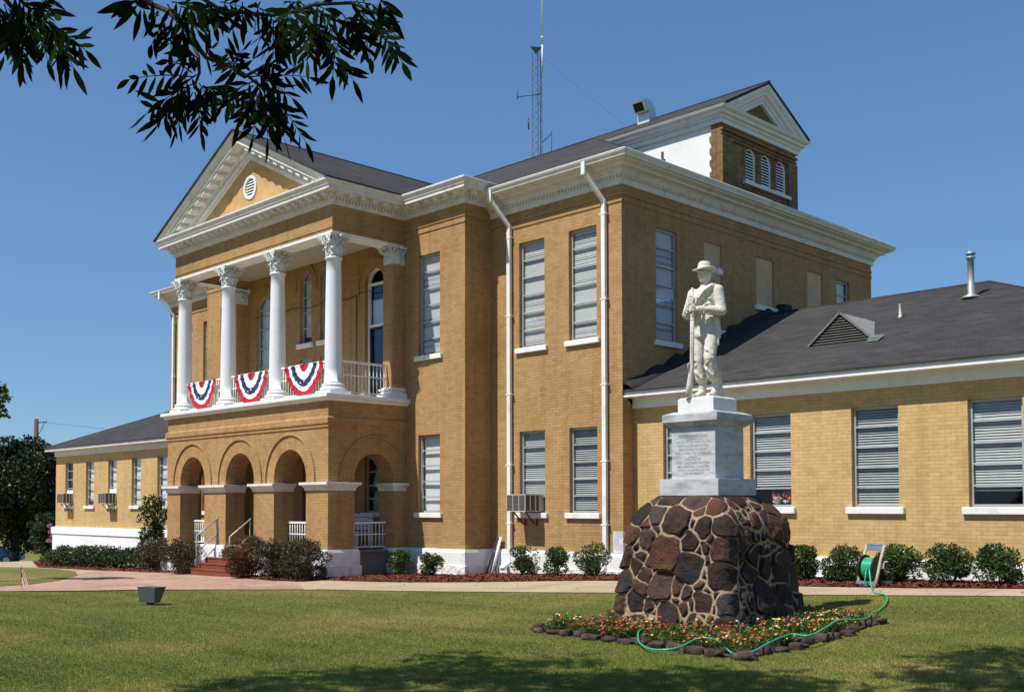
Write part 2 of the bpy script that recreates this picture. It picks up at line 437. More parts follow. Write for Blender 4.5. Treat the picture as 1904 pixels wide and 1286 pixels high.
def window(ax, plane, u0, u1, z0, z1, panes=5, kind='blind', sill=True, rec=.085, drop=1.0, seed=0, par=None, fw=.05, sillmat='white', archr=0, label=None, split=False):
    """metal awning window set back in its opening: frame > pane, blind, sill"""
    rr = random.Random(seed*13+5)
    w_ = W_(ax, plane)
    mb = MB()
    zt = z1-archr
    ubox(mb, w_, u0, u0+fw, -rec-.05, -rec, z0, zt)
    ubox(mb, w_, u1-fw, u1, -rec-.05, -rec, z0, zt)
    ubox(mb, w_, u0+fw, u1-fw, -rec-.05, -rec, z0, z0+fw)
    if archr:
        uc = (u0+u1)/2; n = 14
        for k in range(n):
            a0, a1 = PI*k/n, PI*(k+1)/n
            q = [(archr*math.cos(a0), archr*math.sin(a0)), (archr*math.cos(a1), archr*math.sin(a1)),
                 ((archr-fw)*math.cos(a1), (archr-fw)*math.sin(a1)), ((archr-fw)*math.cos(a0), (archr-fw)*math.sin(a0))]
            v = [w_(uc+x, -rec, zt+z) for x, z in q]+[w_(uc+x, -rec-.05, zt+z) for x, z in q]
            mb.add(v, [(0, 1, 2, 3), (3, 2, 6, 7), (0, 4, 5, 1)])
        ubox(mb, w_, u0+fw, u1-fw, -rec-.048, -rec+.003, zt-.02, zt+.02)
    else:
        ubox(mb, w_, u0+fw, u1-fw, -rec-.05, -rec, z1-fw, z1)
    h = (zt-z0)/panes
    for k in range(1, panes):
        ubox(mb, w_, u0+fw, u1-fw, -rec-.035, -rec+.006, z0+h*k-.015, z0+h*k+.015)
    fr = mb.build('window', M['alum'], par)
    if label: fr['label'] = label
    g = MB()
    if archr:
        pts = arch((u0+u1)/2, archr-fw*.6, z0+fw, zt)
        pts = [(max(u0+fw*.6, min(u1-fw*.6, p[0])), p[1]) for p in pts]
        g.add([w_(p[0], -rec-.03, p[1]) for p in pts], [tuple(range(len(pts)))])
    else:
        g.add([w_(u0+fw, -rec-.03, z0+fw), w_(u1-fw, -rec-.03, z0+fw), w_(u1-fw, -rec-.03, z1-fw), w_(u0+fw, -rec-.03, z1-fw)], [(0, 1, 2, 3)])
    g.build('pane', M['glass'], fr)
    if kind in ('blind', 'closed'):
        s_ = MB(); sp = .047; n = int((z1-z0-.06)*drop/sp)
        for k in range(n):
            z = z1-.05-sp*k
            mixed = kind == 'closed' or (kind == 'blind' and rr.random() < .0)
            if kind == 'closed':
                dz, dd = .023, .004
                if ((k*7+seed*3) % 11) < 2: dz, dd = .017, .012
                pk = int((z1-z)/((z1-z0)/panes))
                if pk in ((1, 3), (2,), (1, 2), (3, 4), (0, 2))[seed % 5]: dz, dd = .0245, .002
            else:
                dz, dd = ((.0185, .012), (.0165, .014), (.020, .010))[seed % 3]
            sag = rr.uniform(-.002, .002)
            s_.add([w_(u0+fw*.9, -rec-.062-dd, z+dz+sag), w_(u1-fw*.9, -rec-.062-dd, z+dz-sag), w_(u1-fw*.9, -rec-.062+dd, z-dz-sag), w_(u0+fw*.9, -rec-.062+dd, z-dz+sag)], [(0, 1, 2, 3)])
        zb = z1-.05-sp*n
        ubox(s_, w_, u0+fw*.9, u1-fw*.9, -rec-.09, -rec-.065, zb-.03, zb)
        ubox(s_, w_, u0+fw*.9, u1-fw*.9, -rec-.10, -rec-.06, z1-.06, z1-.02)
        s_.build('blind', M['blind' if kind == 'closed' else 'blindg'], fr)
    elif kind == 'shade':
        s_ = MB(); zb = z1-(z1-z0)*drop
        n = 12
        vs_ = []
        for k in range(n+1):
            z = zb+(z1-.03-zb)*k/n
            o = .006*math.sin(k*1.7+seed)
            vs_ += [w_(u0+fw*.6, -rec-.10+o, z), w_(u1-fw*.6, -rec-.10-o, z)]
        s_.add(vs_, [(2*k, 2*k+1, 2*k+3, 2*k+2) for k in range(n)], 0, True)
        s_.build('window_shade', M['shade'], fr)
    # near-black panel standing in for the unlit room behind the glass
    d_ = MB(); ubox(d_, w_, u0-.05, u1+.05, -rec-.62, -rec-.60, z0-.1, z1+.05); d_.build('dark_room_panel', M['dark'], fr)
    if sill:
        s_ = MB(); ubox(s_, w_, u0-.10, u1+.10, -rec, .075, z0-.125, z0-.001)
        bevel(s_.build('sill', M[sillmat], fr), .008, 1)
    return fr

ZB, ZM, ZE = .69, 8.81, 9.06      # base top, main brick top, bay/portico brick top
front_w = MB()
U0, U1, L0, L1 = 5.50, 8.05, 1.57, 3.51
winR = [(-18.0, -17.16), (-16.39, -15.55)]
mirror = lambda a: (-50.42-a[1], -50.42-a[0])
winL = [mirror(a) for a in winR]
# front main wall, right and left of the bay
panel(front_w, 'F', 18.1, rect(-18.98, -14.82, -.2, ZM), [rect(a, b, z0, z1) for a, b in winR for z0, z1 in ((L0, L1), (U0, U1))], .2)
panel(front_w, 'F', 18.1, rect(-35.6, -31.4, -.6, ZM), [rect(a, b, z0, z1) for a, b in winL for z0, z1 in ((L0, L1), (U0, U1))], .2)
sidewins = [(19.32, 20.13, 5.49, 8.08)]
blocked = [(21.2, 21.95, 6.00, 8.09), (23.49, 24.31, 6.84, 8.09), (26.02, 26.84, 6.9, 8.12)]
smallw = (27.62, 28.37, 6.9, 8.11)
panel(front_w, 'R', -14.82, rect(18.1, 29.7, -.2, ZM), [rect(*a) for a in sidewins+blocked+[smallw]], .12)
panel(front_w, 'L', -35.6, rect(18.1, 29.7, -.6, ZM), [], .12)
panel(front_w, 'B', 29.7, rect(-35.6, -14.82, -.6, ZM), [], .12)
front_w.build('main_wall', M['brick'], court)
# the bay
bay = MB()
bw = [(-20.72, -19.89)]; bwl = [mirror(bw[0])]
pc = -25.26
backdoor = (pc-.62, pc+.62, .65, 3.0)
lowin = [(-22.95, -22.2, 1.57, 3.35), (2*pc+22.2, 2*pc+22.95, 1.57, 3.35)]
archA = [(-28.0, .40, 4.75, 7.66), (-22.55, .40, 4.44, 7.66)]
archB = [(-25.76, .285, 6.38, 8.18), (2*pc+25.76, .285, 6.38, 8.18)]
lowB = [(-26.05, -25.47, 5.35, 5.93), (-25.05, -24.47, 5.35, 5.93)]
holes = [rect(a, b, z0, z1) for a, b in bw+bwl for z0, z1 in ((L0, L1), (U0, U1))]
holes += [rect(*backdoor)] + [rect(*q) for q in lowin+lowB] + [arch(*q) for q in archA+archB]
panel(bay, 'F', 17.22, rect(-31.4, -18.97, -.6, ZE), holes, .2)
panel(bay, 'R', -18.97, rect(17.22, 18.1, -.3, ZE), [], .1)
panel(bay, 'L', -31.4, rect(17.22, 18.1, -.3, ZE), [], .1)
bay.build('bay_wall', M['brick'], court)

# brick corbel bands and string courses
mainpath_r = [(-18.97, 18.1), (-14.82, 18.1), (-14.82, 29.7)]
mainpath_l = [(-35.6, 29.7), (-35.6, 18.1), (-31.4, 18.1)]
for z0 in (8.62, 8.47):
    for p in (mainpath_r, mainpath_l):
        MB().sweep(p, [(0, z0-.045), (.022, z0-.04), (.022, z0+.04), (0, z0+.045)]).build('corbel_band', M['brick'], court)
for z0 in (8.80, 8.65):
    for p in ([(-31.4, 18.1), (-31.4, 17.22), (-29.2, 17.22)], [(-21.3, 17.22), (-18.97, 17.22), (-18.97, 18.1)]):
        MB().sweep(p, [(0, z0-.045), (.022, z0-.04), (.022, z0+.04), (0, z0+.045)]).build('corbel_band', M['brick'], court)

# windows of the two storeys
k = 0
for a, b in winR:
    window('F', 18.1, a, b, U0, U1, 6, 'closed', seed=k+1, par=court); k += 1
    window('F', 18.1, a, b, L0, L1, 5, 'blind', seed=k+4, par=court); k += 1
for a, b in winL:
    window('F', 18.1, a, b, U0, U1, 6, 'closed', seed=k+1, par=court); k += 1
    window('F', 18.1, a, b, L0, L1, 5, 'blind', seed=k+4, par=court); k += 1
for a, b in bw+bwl:
    window('F', 17.22, a, b, U0, U1, 6, 'closed', seed=k+1, par=court); k += 1
    window('F', 17.22, a, b, L0, L1, 5, 'shade', seed=k+4, par=court); k += 1
for q in sidewins: window('R', -14.82, *q, panes=6, kind='closed', rec=.06, seed=9, par=court)
window('R', -14.82, *smallw, panes=3, kind='shade', rec=.06, seed=10, par=court)
for q in blocked:
    b_ = MB(); w_ = W_('R', -14.82)
    ubox(b_, w_, q[0]+.003, q[1]-.003, -.10, -.035, q[2], q[3]-.003)
    o = b_.build('bricked_up_window', M['blockin'], court)
    s_ = MB(); ubox(s_, w_, q[0]-.1, q[1]+.1, -.05, .075, q[2]-.125, q[2]-.001); s_.build('sill', M['white'], o)
for q in lowin: window('F', 17.22, *q, panes=5, kind='none', seed=11, par=court)
for q in lowB: window('F', 17.22, *q, panes=2, kind='shade', seed=12, par=court, sill=False)
for i, (uc, r, z0, zs) in enumerate(archA):
    if i == 0: window('F', 17.22, uc-r, uc+r, z0, zs+r, 5, 'shade', seed=3, par=court, archr=r, sill=False)
for uc, r, z0, zs in archB: window('F', 17.22, uc-r, uc+r, z0, zs+r, 4, 'shade', drop=.9, seed=5, par=court, archr=r)
# balcony door under its arched fanlight
w_ = W_('F', 17.22); uc, r, z0, zs = archA[1]
d_ = MB()
for u in (uc-r, uc+r-.06): ubox(d_, w_, u, u+.06, -.18, -.10, z0, zs)
for z in (z0, 6.50, 7.62): ubox(d_, w_, uc-r+.06, uc+r-.06, -.18, -.10, z, z+.06)
n = 14
for q in range(n):
    a0, a1 = PI*q/n, PI*(q+1)/n
    pp = [(R_*math.cos(a), R_*math.sin(a)) for R_, a in ((r, a0), (r, a1), (r-.05, a1), (r-.05, a0))]
    d_.add([w_(uc+x, -.10, zs+z) for x, z in pp]+[w_(uc+x, -.18, zs+z) for x, z in pp], [(0, 1, 2, 3), (3, 2, 6, 7)])
bd = d_.build('balcony_door', M['white'], court)
d_ = MB(); ubox(d_, w_, uc-r+.12, uc+r-.12, -.17, -.155, z0+.12, 6.42); d_.build('pane', M['glass'], bd)
d_ = MB()
for u in (uc-r+.062, uc+r-.12): ubox(d_, w_, u, u+.055, -.175, -.12, z0+.062, 6.498)
for z in (z0+.062, 6.44): ubox(d_, w_, uc-r+.12, uc+r-.12, -.175, -.12, z, z+.055)
d_.build('door_leaf', M['iron'], bd)
d_ = MB(); ubox(d_, w_, uc-r+.06, uc+r-.06, -.24, -.22, 6.54, 7.25); d_.build('window_shade', M['shade'], bd)
d_ = MB(); ubox(d_, w_, uc-r+.06, uc+r-.06, -.155, -.150, 6.57, 7.61); d_.build('fanlight', M['glass'], bd)
d_ = MB(); ubox(d_, w_, uc-r-.1, uc+r+.1, -.85, -.83, z0, 8.1); d_.build('dark_room_panel', M['dark'], bd)  # flat near-black sheet in place of the unlit room
# ground floor entrance door
u0, u1, z0, z1 = backdoor
d_ = MB(); ubox(d_, w_, u0, u1, -.16, -.14, z0, z1)
ed = d_.build('entrance_door', M['dark'], court)
d_ = MB()
for u in (u0, (u0+u1)/2-.04, u1-.08): ubox(d_, w_, u, u+.08, -.139, -.10, z0, z1)
for z in (z0, 1.4, 2.5, z1-.08): ubox(d_, w_, u0+.08, (u0+u1)/2-.04, -.139, -.11, z, z+.08); ubox(d_, w_, (u0+u1)/2+.04, u1-.08, -.139, -.11, z, z+.08)
d_.build('door_frame', M['iron'], ed)

def arch_mould(mb, w_, uc, r, zs, z0, wd=.05, pr=.035, n=28, mat=0, d0=0):
    pts = [(uc-r, z0)] + [(uc-r*math.cos(PI*k/n), zs+r*math.sin(PI*k/n)) for k in range(n+1)] + [(uc+r, z0)]
    ro = r+wd
    po = [(uc-ro, z0)] + [(uc-ro*math.cos(PI*k/n), zs+ro*math.sin(PI*k/n)) for k in range(n+1)] + [(uc+ro, z0)]
    N = len(pts)
    vs_ = [w_(u, d0, z) for u, z in pts]+[w_(u, d0+pr, z) for u, z in pts]+[w_(u, d0+pr*.9, z) for u, z in po]+[w_(u, d0, z) for u, z in po]
    fs = []
    for i in range(N-1):
        for q in range(3):
            fs.append((q*N+i, q*N+i+1, (q+1)*N+i+1, (q+1)*N+i))
    fs += [(0, N, 2*N, 3*N), (N-1, 2*N-1, 3*N-1, 4*N-1)]
    mb.add(vs_, fs, mat)
for q, (uc, r, z0, zs) in enumerate(archA+archB):
    am = MB(); arch_mould(am, w_, uc, r+(.24 if q < 2 else .16), zs, zs-.3); am.build('brick_hood_mould', M['brick'], court)

# white painted base courses
basepath = [(-35.6, 18.9), (-35.6, 18.1), (-31.4, 18.1), (-31.4, 17.22), (-29.3, 17.22)]
basepath2 = [(-21.22, 17.22), (-18.97, 17.22), (-18.97, 18.1), (-14.82, 18.1), (-14.82, 18.49)]
bp_ = [(.0, .10), (.10, .30), (.10, .62), (.075, .69), (0, .69)]
rp_ = [(.0, -.7), (.14, -.7), (.135, .30), (.10, .305), (0, .305)]
for p in (basepath, basepath2): MB().sweep(p, bp_).build('plinth_band', M['white'], court)
def roughen(o, amt, cuts=3):
    md = o.modifiers.new('sub', 'SUBSURF'); md.subdivision_type = 'SIMPLE'; md.levels = md.render_levels = cuts
    tx = bpy.data.textures.new('rough', 'CLOUDS'); tx.noise_scale = .16
    md = o.modifiers.new('disp', 'DISPLACE'); md.texture = tx; md.texture_coords = 'GLOBAL'; md.strength = amt; md.mid_level = .5
    return o
for p in (basepath, basepath2): roughen(MB().sweep(p, rp_).build('rough_stone_base', M['rstone'], court), .05, 5)
# inset marble corner slab
b_ = MB(); b_.box(-15.10, -14.815, 18.085, 18.3, .70, 1.17)
MARB = plain('corner_marble', (.55, .56, .56), .5, var=.2, scale=7, dirt=((.2, .21, .22), 6, .6))
b_.build('corner_stone', MARB, court)

# ---------------------------------------------------------------- ground floor of the portico (arcade)
PX0, PX1, PY, PT = -29.30, -21.22, 14.84, .58
FL = .65
arcs = [(-27.83, .70), (-25.27, .715), (-22.87, .72)]
ZS = 2.43
ar = MB()
panel(ar, 'F', PY, rect(PX0, PX1, .6, 4.27), [arch(c, r, .6001, ZS, 28) for c, r in arcs], PT, back=True)
sideA = (16.22, .605)
panel(ar, 'R', PX1, rect(PY, 17.22, .6, 4.27), [arch(sideA[0], sideA[1], .6001, ZS, 28)], PT, back=True)
panel(ar, 'L', PX0, rect(PY, 17.22, .6, 4.27), [arch(sideA[0], sideA[1], .6001, ZS, 28)], PT, back=True)
ar.build('arcade_wall', M['brick'], court)
am = MB(); w1 = W_('F', PY); w2 = W_('R', PX1)
for c, r in arcs: arch_mould(am, w1, c, r+.355, ZS, 2.325, .045, .04)
arch_mould(am, w2, sideA[0], sideA[1]+.40, ZS, 2.325, .045, .04)
pth = [(PX0, 17.22), (PX0, PY), (PX1, PY), (PX1, 17.22)]
am.sweep(pth, [(0, 3.60), (.03, 3.64), (.03, 3.70), (.06, 3.73), (.06, 3.86), (.02, 3.90), (0, 3.90)])
am.build('brick_arch_mould', M['brick'], court)
# imposts round each pier
imp_prof = [(0, 2.11), (.03, 2.12), (.035, 2.17), (.09, 2.24), (.13, 2.25), (.13, 2.315), (0, 2.315)]
def impost(path):
    b_ = MB(); b_.sweep(path, imp_prof)
    # flat top
    return bevel(b_.build('impost', M['cornice'], court), .004, 1)
e1 = arcs[0][0]-arcs[0][1]; e2 = arcs[0][0]+arcs[0][1]; e3 = arcs[1][0]-arcs[1][1]
e4 = arcs[1][0]+arcs[1][1]; e5 = arcs[2][0]-arcs[2][1]; e6 = arcs[2][0]+arcs[2][1]
yi = PY+PT
sa0, sa1 = sideA[0]-sideA[1], sideA[0]+sideA[1]
impost([(PX0, sa0), (PX0, PY), (e1, PY), (e1, yi), (PX0+PT, yi)])
impost([(e2, yi+.001), (e2, PY), (e3, PY), (e3, yi+.001)])
impost([(e4, yi+.001), (e4, PY), (e5, PY), (e5, yi+.001)])
impost([(e6, yi), (e6, PY), (PX1, PY), (PX1, sa0), (PX1-PT, sa0)])
impost([(PX1-PT, sa1), (PX1, sa1), (PX1, 17.22)])
impost([(PX0, 17.22), (PX0, sa1), (PX0+PT, sa1)])
# pier bases
pbp = [(0, .10), (.10, .30), (.10, .62), (.075, .69), (0, .69)]
prp = [(0, -.7), (.14, -.7), (.135, .30), (.10, .305), (0, .305)]
for path in ([(PX0, 17.22), (PX0, PY), (e1, PY), (e1, yi)], [(e2, yi), (e2, PY), (e3, PY), (e3, yi)],
             [(e4, yi), (e4, PY), (e5, PY), (e5, yi)], [(e6, yi), (e6, PY), (PX1, PY), (PX1, sa0), (PX1-.3, sa0)],
             [(PX1-.3, sa1), (PX1, sa1), (PX1, 17.22)]):
    MB().sweep(path, pbp).build('pier_base', M['white'], court); roughen(MB().sweep(path, prp).build('pier_foot', M['rstone'], court), .05, 4)
fl = MB()
fl.box(PX0+.1, PX1-.1, PY+.12, 17.21, -.6, FL-.001)
fl.build('porch_floor', plain('porch_concrete', (.20, .18, .16), .8), court)
cl = MB(); cl.box(PX0+.02, PX1-.02, PY+.02, 17.21, 3.72, 4.262); cl.build('porch_ceiling', M['stucco'], court)
# balcony slab
sb = MB()
sb.sweep(pth, [(-.3, 4.27), (.08, 4.27), (.10, 4.33), (.17, 4.35), (.17, 4.44), (-.3, 4.44)])
sb.box(PX0+.25, PX1-.25, PY+.25, 17.215, 4.27, 4.439)
bevel(sb.build('balcony_slab', M['white'], court), .01, 2)

# columns
def fl_(t, z): return 1.0
CY = 15.2
CX = [-21.53-2.495*i for i in range(4)]
def column(x, y):
    b_ = MB()
    rb, rt = .215, .18
    z0 = 4.44
    prof = [(.0, .0)]
    sh = [(rb*1.12, .28), (rb*1.02, .33)] + [(rb-(rb-rt)*((q/10)**1.6), .33+2.98*q/10) for q in range(11)] + [(rt+.03, 3.33), (rt+.035, 3.37), (rt+.005, 3.39), (rt, 3.42)]
    b_.lathe((x, y, z0), sh, 32)
    sh_ = b_.build('column', M['greywhite'], court)
    p_ = MB(); p_.box(x-.31, x+.31, y-.31, y+.31, z0+.001, z0+.095)
    p_.lathe((x, y, z0), [(.30, .096), (.325, .12), (.325, .155), (.30, .175), (.27, .185), (.255, .205), (.275, .22), (.28, .245), (.265, .265), (.245, .28)], 32)
    p_.build('column_base', M['greywhite'], sh_)
    capital(x, y, z0+3.42, .50, rt, sh_)
    return sh_
def capital(x, y, z, h, r, par, square=False):
    b_ = MB()
    bell = [(r, 0), (r+.005, .2*h), (r+.03, .6*h), (r+.09, .84*h)]
    if square:
        b_.box(x-r, x+r, y-r, y+r, z, z+.84*h)
    else:
        b_.lathe((x, y, z), bell, 24)
    # abacus with concave sides
    n = 8; pts = []
    R = r+.155
    for s_ in range(4):
        a0 = PI/4+s_*PI/2
        c0 = Vector((math.cos(a0), math.sin(a0)))*R*1.25; c1 = Vector((math.cos(a0+PI/2), math.sin(a0+PI/2)))*R*1.25
        for q in range(n):
            t = q/n; p = c0.lerp(c1, t)
            p -= p.normalized()*.07*math.sin(PI*t)
            pts.append(p)
    N = len(pts)
    b_.add([(x+p.x, y+p.y, z+.86*h) for p in pts]+[(x+p.x*1.04, y+p.y*1.04, z+h-.001) for p in pts],
           [tuple(range(N))[::-1], tuple(range(N, 2*N))]+[(i, (i+1) % N, N+(i+1) % N, N+i) for i in range(N)])
    # acanthus leaves: two tiers curling outward
    def leaf(a, z0, hh, wd, out, rr):
        ca, sa = math.cos(a), math.sin(a)
        rows = 7; vs_ = []; fs = []
        for q in range(rows+1):
            t = q/rows
            rad = rr+.012+out*(t**2.6)
            zz = z0+hh*math.sin(min(1, t*1.12)*PI/2)-(.28*hh*max(0, t-.8)/.2 if t > .8 else 0)
            ww = wd*(.75+.35*math.sin(t*PI*.9))*(1-.55*max(0, t-.75)/.25)
            ww *= 1+.16*math.cos(q*PI)
            for s_ in (-1, -.5, 0, .5, 1):
                bulge = .018*(1-s_*s_)-.004*(abs(s_) == .5)
                rx = rad+bulge; tx = ww*s_
                vs_.append((x+ca*rx-sa*tx, y+sa*rx+ca*tx, z+zz))
        for q in range(rows):
            for s_ in range(4):
                fs.append((q*5+s_, q*5+s_+1, (q+1)*5+s_+1, (q+1)*5+s_))
        b_.add(vs_, fs)
    for q in range(8): leaf(q*PI/4, .0, .40*h, .062, .062, r)
    for q in range(8): leaf(q*PI/4+PI/8, .12*h, .56*h, .058, .085, r)
    for q in range(8): leaf(q*PI/4, .42*h, .36*h, .045, .095, r)
    # corner volutes and the flower on each side
    for s_ in range(4):
        a = PI/4+s_*PI/2
        for off in (-.035, .035):
            cx_, cy_ = x+math.cos(a)*(r+.13)-math.sin(a)*off, y+math.sin(a)*(r+.13)+math.cos(a)*off
            pts2 = []
            for q in range(13):
                t = q/12*1.6*2*PI; rad = .058*(1-q/15)
                pts2.append((cx_+math.cos(a)*rad*math.cos(t), cy_+math.sin(a)*rad*math.cos(t), z+.74*h+rad*math.sin(t)))
            b_.tube(pts2, .017, 5)
        a = s_*PI/2
        c = (x+math.cos(a)*(r+.12), y+math.sin(a)*(r+.12), z+.90*h)
        b_.lathe((c[0], c[1], c[2]-.04), [(.01, 0), (.04, .01), (.045, .05), (.02, .08)], 8)
        for sg in (-1, 1):
            pts2 = []
            for q in range(9):
                t = q/8
                aa = a+sg*(.10+.42*t)
                rr = r+.06+.07*t
                pts2.append((x+math.cos(aa)*rr, y+math.sin(aa)*rr, z+h*(.45+.38*t)))
            b_.tube(pts2, .014, 5)
    o = b_.build('capital', M['capital'], par)
    sd = o.modifiers.new('solid', 'SOLIDIFY'); sd.thickness = .008
    return o
for x in CX: column(x, CY)
# pilasters against the bay wall
def pilaster(x0, x1):
    y0 = 16.82
    b_ = MB(); b_.box(x0, x1, y0, 17.22, 4.75, 7.9); sh_ = b_.build('pilaster', M['brick'], court)
    p_ = MB()
    for d, z0, z1 in ((.13, 4.441, 4.54), (.12, 4.54, 4.60), (.06, 4.60, 4.66), (.09, 4.66, 4.71), (.03, 4.71, 4.75)):
        p_.box(x0-d, x1+d, y0-d, 17.22, z0, z1)
    bevel(p_.build('pilaster_base', M['greywhite'], sh_), .02, 2)
    capital((x0+x1)/2, y0+.20, 7.9, .46, (x1-x0)/2+.0, sh_, True)
pilaster(-21.65, -21.27); pilaster(2*pc+21.27, 2*pc+21.65)

# entablature beam above the columns
EX0, EX1, EY = -29.22, -21.30, 14.99
en = MB()
en.sweep([(EX0, 17.22), (EX0, EY), (EX1, EY), (EX1, 17.22)], [(-.42, 8.42), (0, 8.42), (0, 9.06), (-.42, 9.06), (-.42, 8.421)])
en.build('portico_beam', M['brick'], court)
en = MB()
en.sweep([(EX0, 17.21), (EX0, EY), (EX1, EY), (EX1, 17.21)], [(-.46, 8.355), (.02, 8.355), (.02, 8.419), (-.46, 8.419)])
en.build('portico_soffit', M['white'], court)
en = MB(); en.box(EX0+.423, EX1-.423, EY+.423, 17.215, 8.62, 8.70)
en.build('portico_ceiling', plain('ceiling_boards', (.42, .36, .30), .8, var=.08), court)
cbm = MB(); cbm.sweep([(EX0, 17.22), (EX0, EY), (EX1, EY), (EX1, 17.22)], [(0, 8.50), (.02, 8.505), (.02, 8.56), (0, 8.565)])
cbm.build('corbel_band', M['brick'], court)

# bay and portico cornice with dentils and modillions
cpath = [(-31.4, 18.3), (-31.4, 17.22), (EX0, 17.22), (EX0, EY), (EX1, EY), (EX1, 17.22), (-18.97, 17.22), (-18.97, 18.25)]
zc = ZE
prof = [(-.3, zc), (.055, zc), (.055, zc+.07), (.075, zc+.085), (.075, zc+.155), (.13, zc+.165), (.14, zc+.185), (.16, zc+.26), (.36, zc+.262),
        (.36, zc+.34), (.385, zc+.35), (.40, zc+.40), (.445, zc+.455), (.45, zc+.485), (.44, zc+.50), (-.3, zc+.56)]
cn = MB(); cn.sweep(cpath, prof)
cn.along(cpath, .075, .135, zc+.082, zc+.158, .052, .098)
cn.along(cpath, .15, .305, zc+.178, zc+.2615, .13, .315)
cn.build('modillion_cornice', M['cornice'], court)

# main cornice
zc = ZM
mprof = [(-.3, zc), (.045, zc), (.05, zc+.125), (.075, zc+.135), (.075, zc+.20), (.12, zc+.205), (.135, zc+.23), (.15, zc+.25), (.19, zc+.29), (.25, zc+.315),
         (.30, zc+.32), (.31, zc+.36), (.37, zc+.385), (.43, zc+.40), (.44, zc+.43), (.50, zc+.435), (.51, zc+.47), (.545, zc+.52), (.56, zc+.56), (.55, zc+.575), (.45, zc+.575), (-.3, zc+.57)]
pr2 = [(-18.97, 18.1), (-14.82, 18.1), (-14.82, 29.7), (-17, 29.7)]
pl2 = [(-33.5, 29.7), (-35.6, 29.7), (-35.6, 18.1), (-31.4, 18.1)]
for p in (pr2, pl2):
    cn = MB(); cn.sweep(p, mprof)
    cn.along(p, .075, .125, zc+.137, zc+.203, .05, .095)
    cn.build('main_cornice', M['cornice'], court)

# downspouts with gutter outlets
def downspout(x, sgn=1, yw=18.1, zb=.35):
    b_ = MB()
    yg = yw-.50; y2 = yw-.075; wd = .105
    xo = x-.20*sgn
    b_.box(xo-wd/2, xo+wd/2, yg-.05, yg+.03, 9.05, 9.33)
    b_.bar((xo, yg-.01, 9.10), (x, y2, 8.50), wd, .075)
    b_.box(x-wd/2, x+wd/2, y2-.038, y2+.038, zb, 8.54)
    b_.bar((x, y2, zb+.03), (x, y2-.25, zb-.12), wd, .075)
    for z in (8.2, 6.3, 4.4, 2.7, 1.3):
        b_.box(x-wd/2-.035, x+wd/2+.035, y2-.045, y2+.06, z, z+.03)
    return b_.build('downspout', M['white'], court)
downspout(-18.27); downspout(-15.27); downspout(-35.25, 1, zb=-.1)

# main hip roof running on as a raised gable at the right-hand end
rf = MB()
ex0, ex1, ey0, ey1, ez = -36.13, -14.29, 17.57, 30.23, 9.385
RZ_, RY = 12.66, 23.9
sl_ = (RZ_-ez)/(RY-ey0)
hx = ex1-(RY-ey0)
rx0 = ex0+(RY-ey0)
P_ = [(ex0, ey0, ez), (ex1, ey0, ez), (ex1, ey1, ez), (ex0, ey1, ez), (rx0, RY, RZ_), (hx, RY, RZ_)]
rf.add(P_, [(0, 1, 5, 4), (1, 2, 5), (2, 3, 4, 5), (3, 0, 4)])
gx = -14.62; gh = 2.0
gz = RZ_-gh*sl_
hxg = ex1-(RY-gh-ey0)
for s_ in (-1, 1):
    y_ = RY+s_*gh; q = .05
    rf.add([(hxg, y_, gz+.012), (gx, y_, gz+.012), (gx, RY, RZ_+.012), (hx, RY, RZ_+.012),
            (hxg, y_, gz-q), (gx, y_, gz-q), (gx, RY, RZ_-q), (hx, RY, RZ_-q)],
           [(0, 1, 2, 3), (4, 5, 6, 7), (0, 1, 5, 4), (1, 2, 6, 5)])
# portico gable roof
pz, pe = 11.78, 9.575
px0, px1, pcx = EX0-.45, EX1+.45, (EX0+EX1)/2
for a, b in ((px0, pcx), (px1, pcx)):
    rf.add([(a, 14.50, pe), (b, 14.50, pz), (b, 22.3, pz), (a, 22.3, pe), (a, 14.50, pe-.04), (b, 14.50, pz-.04), (b, 22.3, pz-.04), (a, 22.3, pe-.04)],
           [(0, 1, 2, 3), (4, 5, 6, 7), (0, 1, 5, 4), (0, 3, 7, 4)])
# low bay roofs
for a, b in ((-31.84, px0+.2), (px1-.2, -18.54)):
    rf.add([(a, 16.8, 9.565), (b, 16.8, 9.565), (b, 17.93, 9.572), (a, 17.93, 9.572)], [(0, 1, 2, 3)])
# ridge caps
rf.tube([(rx0, RY, RZ_+.0), (gx, RY, RZ_+.01)], .035, 6)
rf.tube([(pcx, 14.52, pz), (pcx, 22.2, pz)], .03, 6)
rf.tube([(ex1, ey0, ez), (hxg, RY-gh, gz)], .03, 6)
rf.build('roof', M['roof'], court)

# gable tower: brick end, painted flank, pediment
tw = MB()
TX, TY0, TY1 = -14.93, 22.15, 25.65
lv = [(23.45, .235, 10.0, 10.64), (24.18, .235, 10.0, 10.64), (24.91, .235, 10.0, 10.64)]
panel(tw, 'R', TX, rect(TY0, TY1, 9.3, 11.3), [arch(c, r, z0, z1, 16) for c, r, z0, z1 in lv], .12)
tw.box(-15.22, TX-.001, TY0-.03, TY0+.1, 9.3, 11.3)
for z0 in (9.9, 10.2, 10.5, 10.8): tw.box(-15.27, -15.22, TY0-.03, TY0+.05, z0, z0+.15)
# corner pilasters, corbels
w_ = W_('R', TX)
for a, b in ((TY0-.03, TY0+.42), (TY1-.42, TY1+.03)):
    ubox(tw, w_, a, b, .001, .05, 9.3, 10.86)
for z0, pr3 in ((10.86, .05), (10.96, .03), (11.06, .06)): ubox(tw, w_, TY0-.03, TY1+.03, .001, pr3, z0, z0+.06)
tw.box(-19, TX-.002, TY1-.1, TY1, 9.3, 11.3)
for c, r, z0, z1 in lv: arch_mould(tw, w_, c, r+.10, z1, z1-.3, .04, .03)
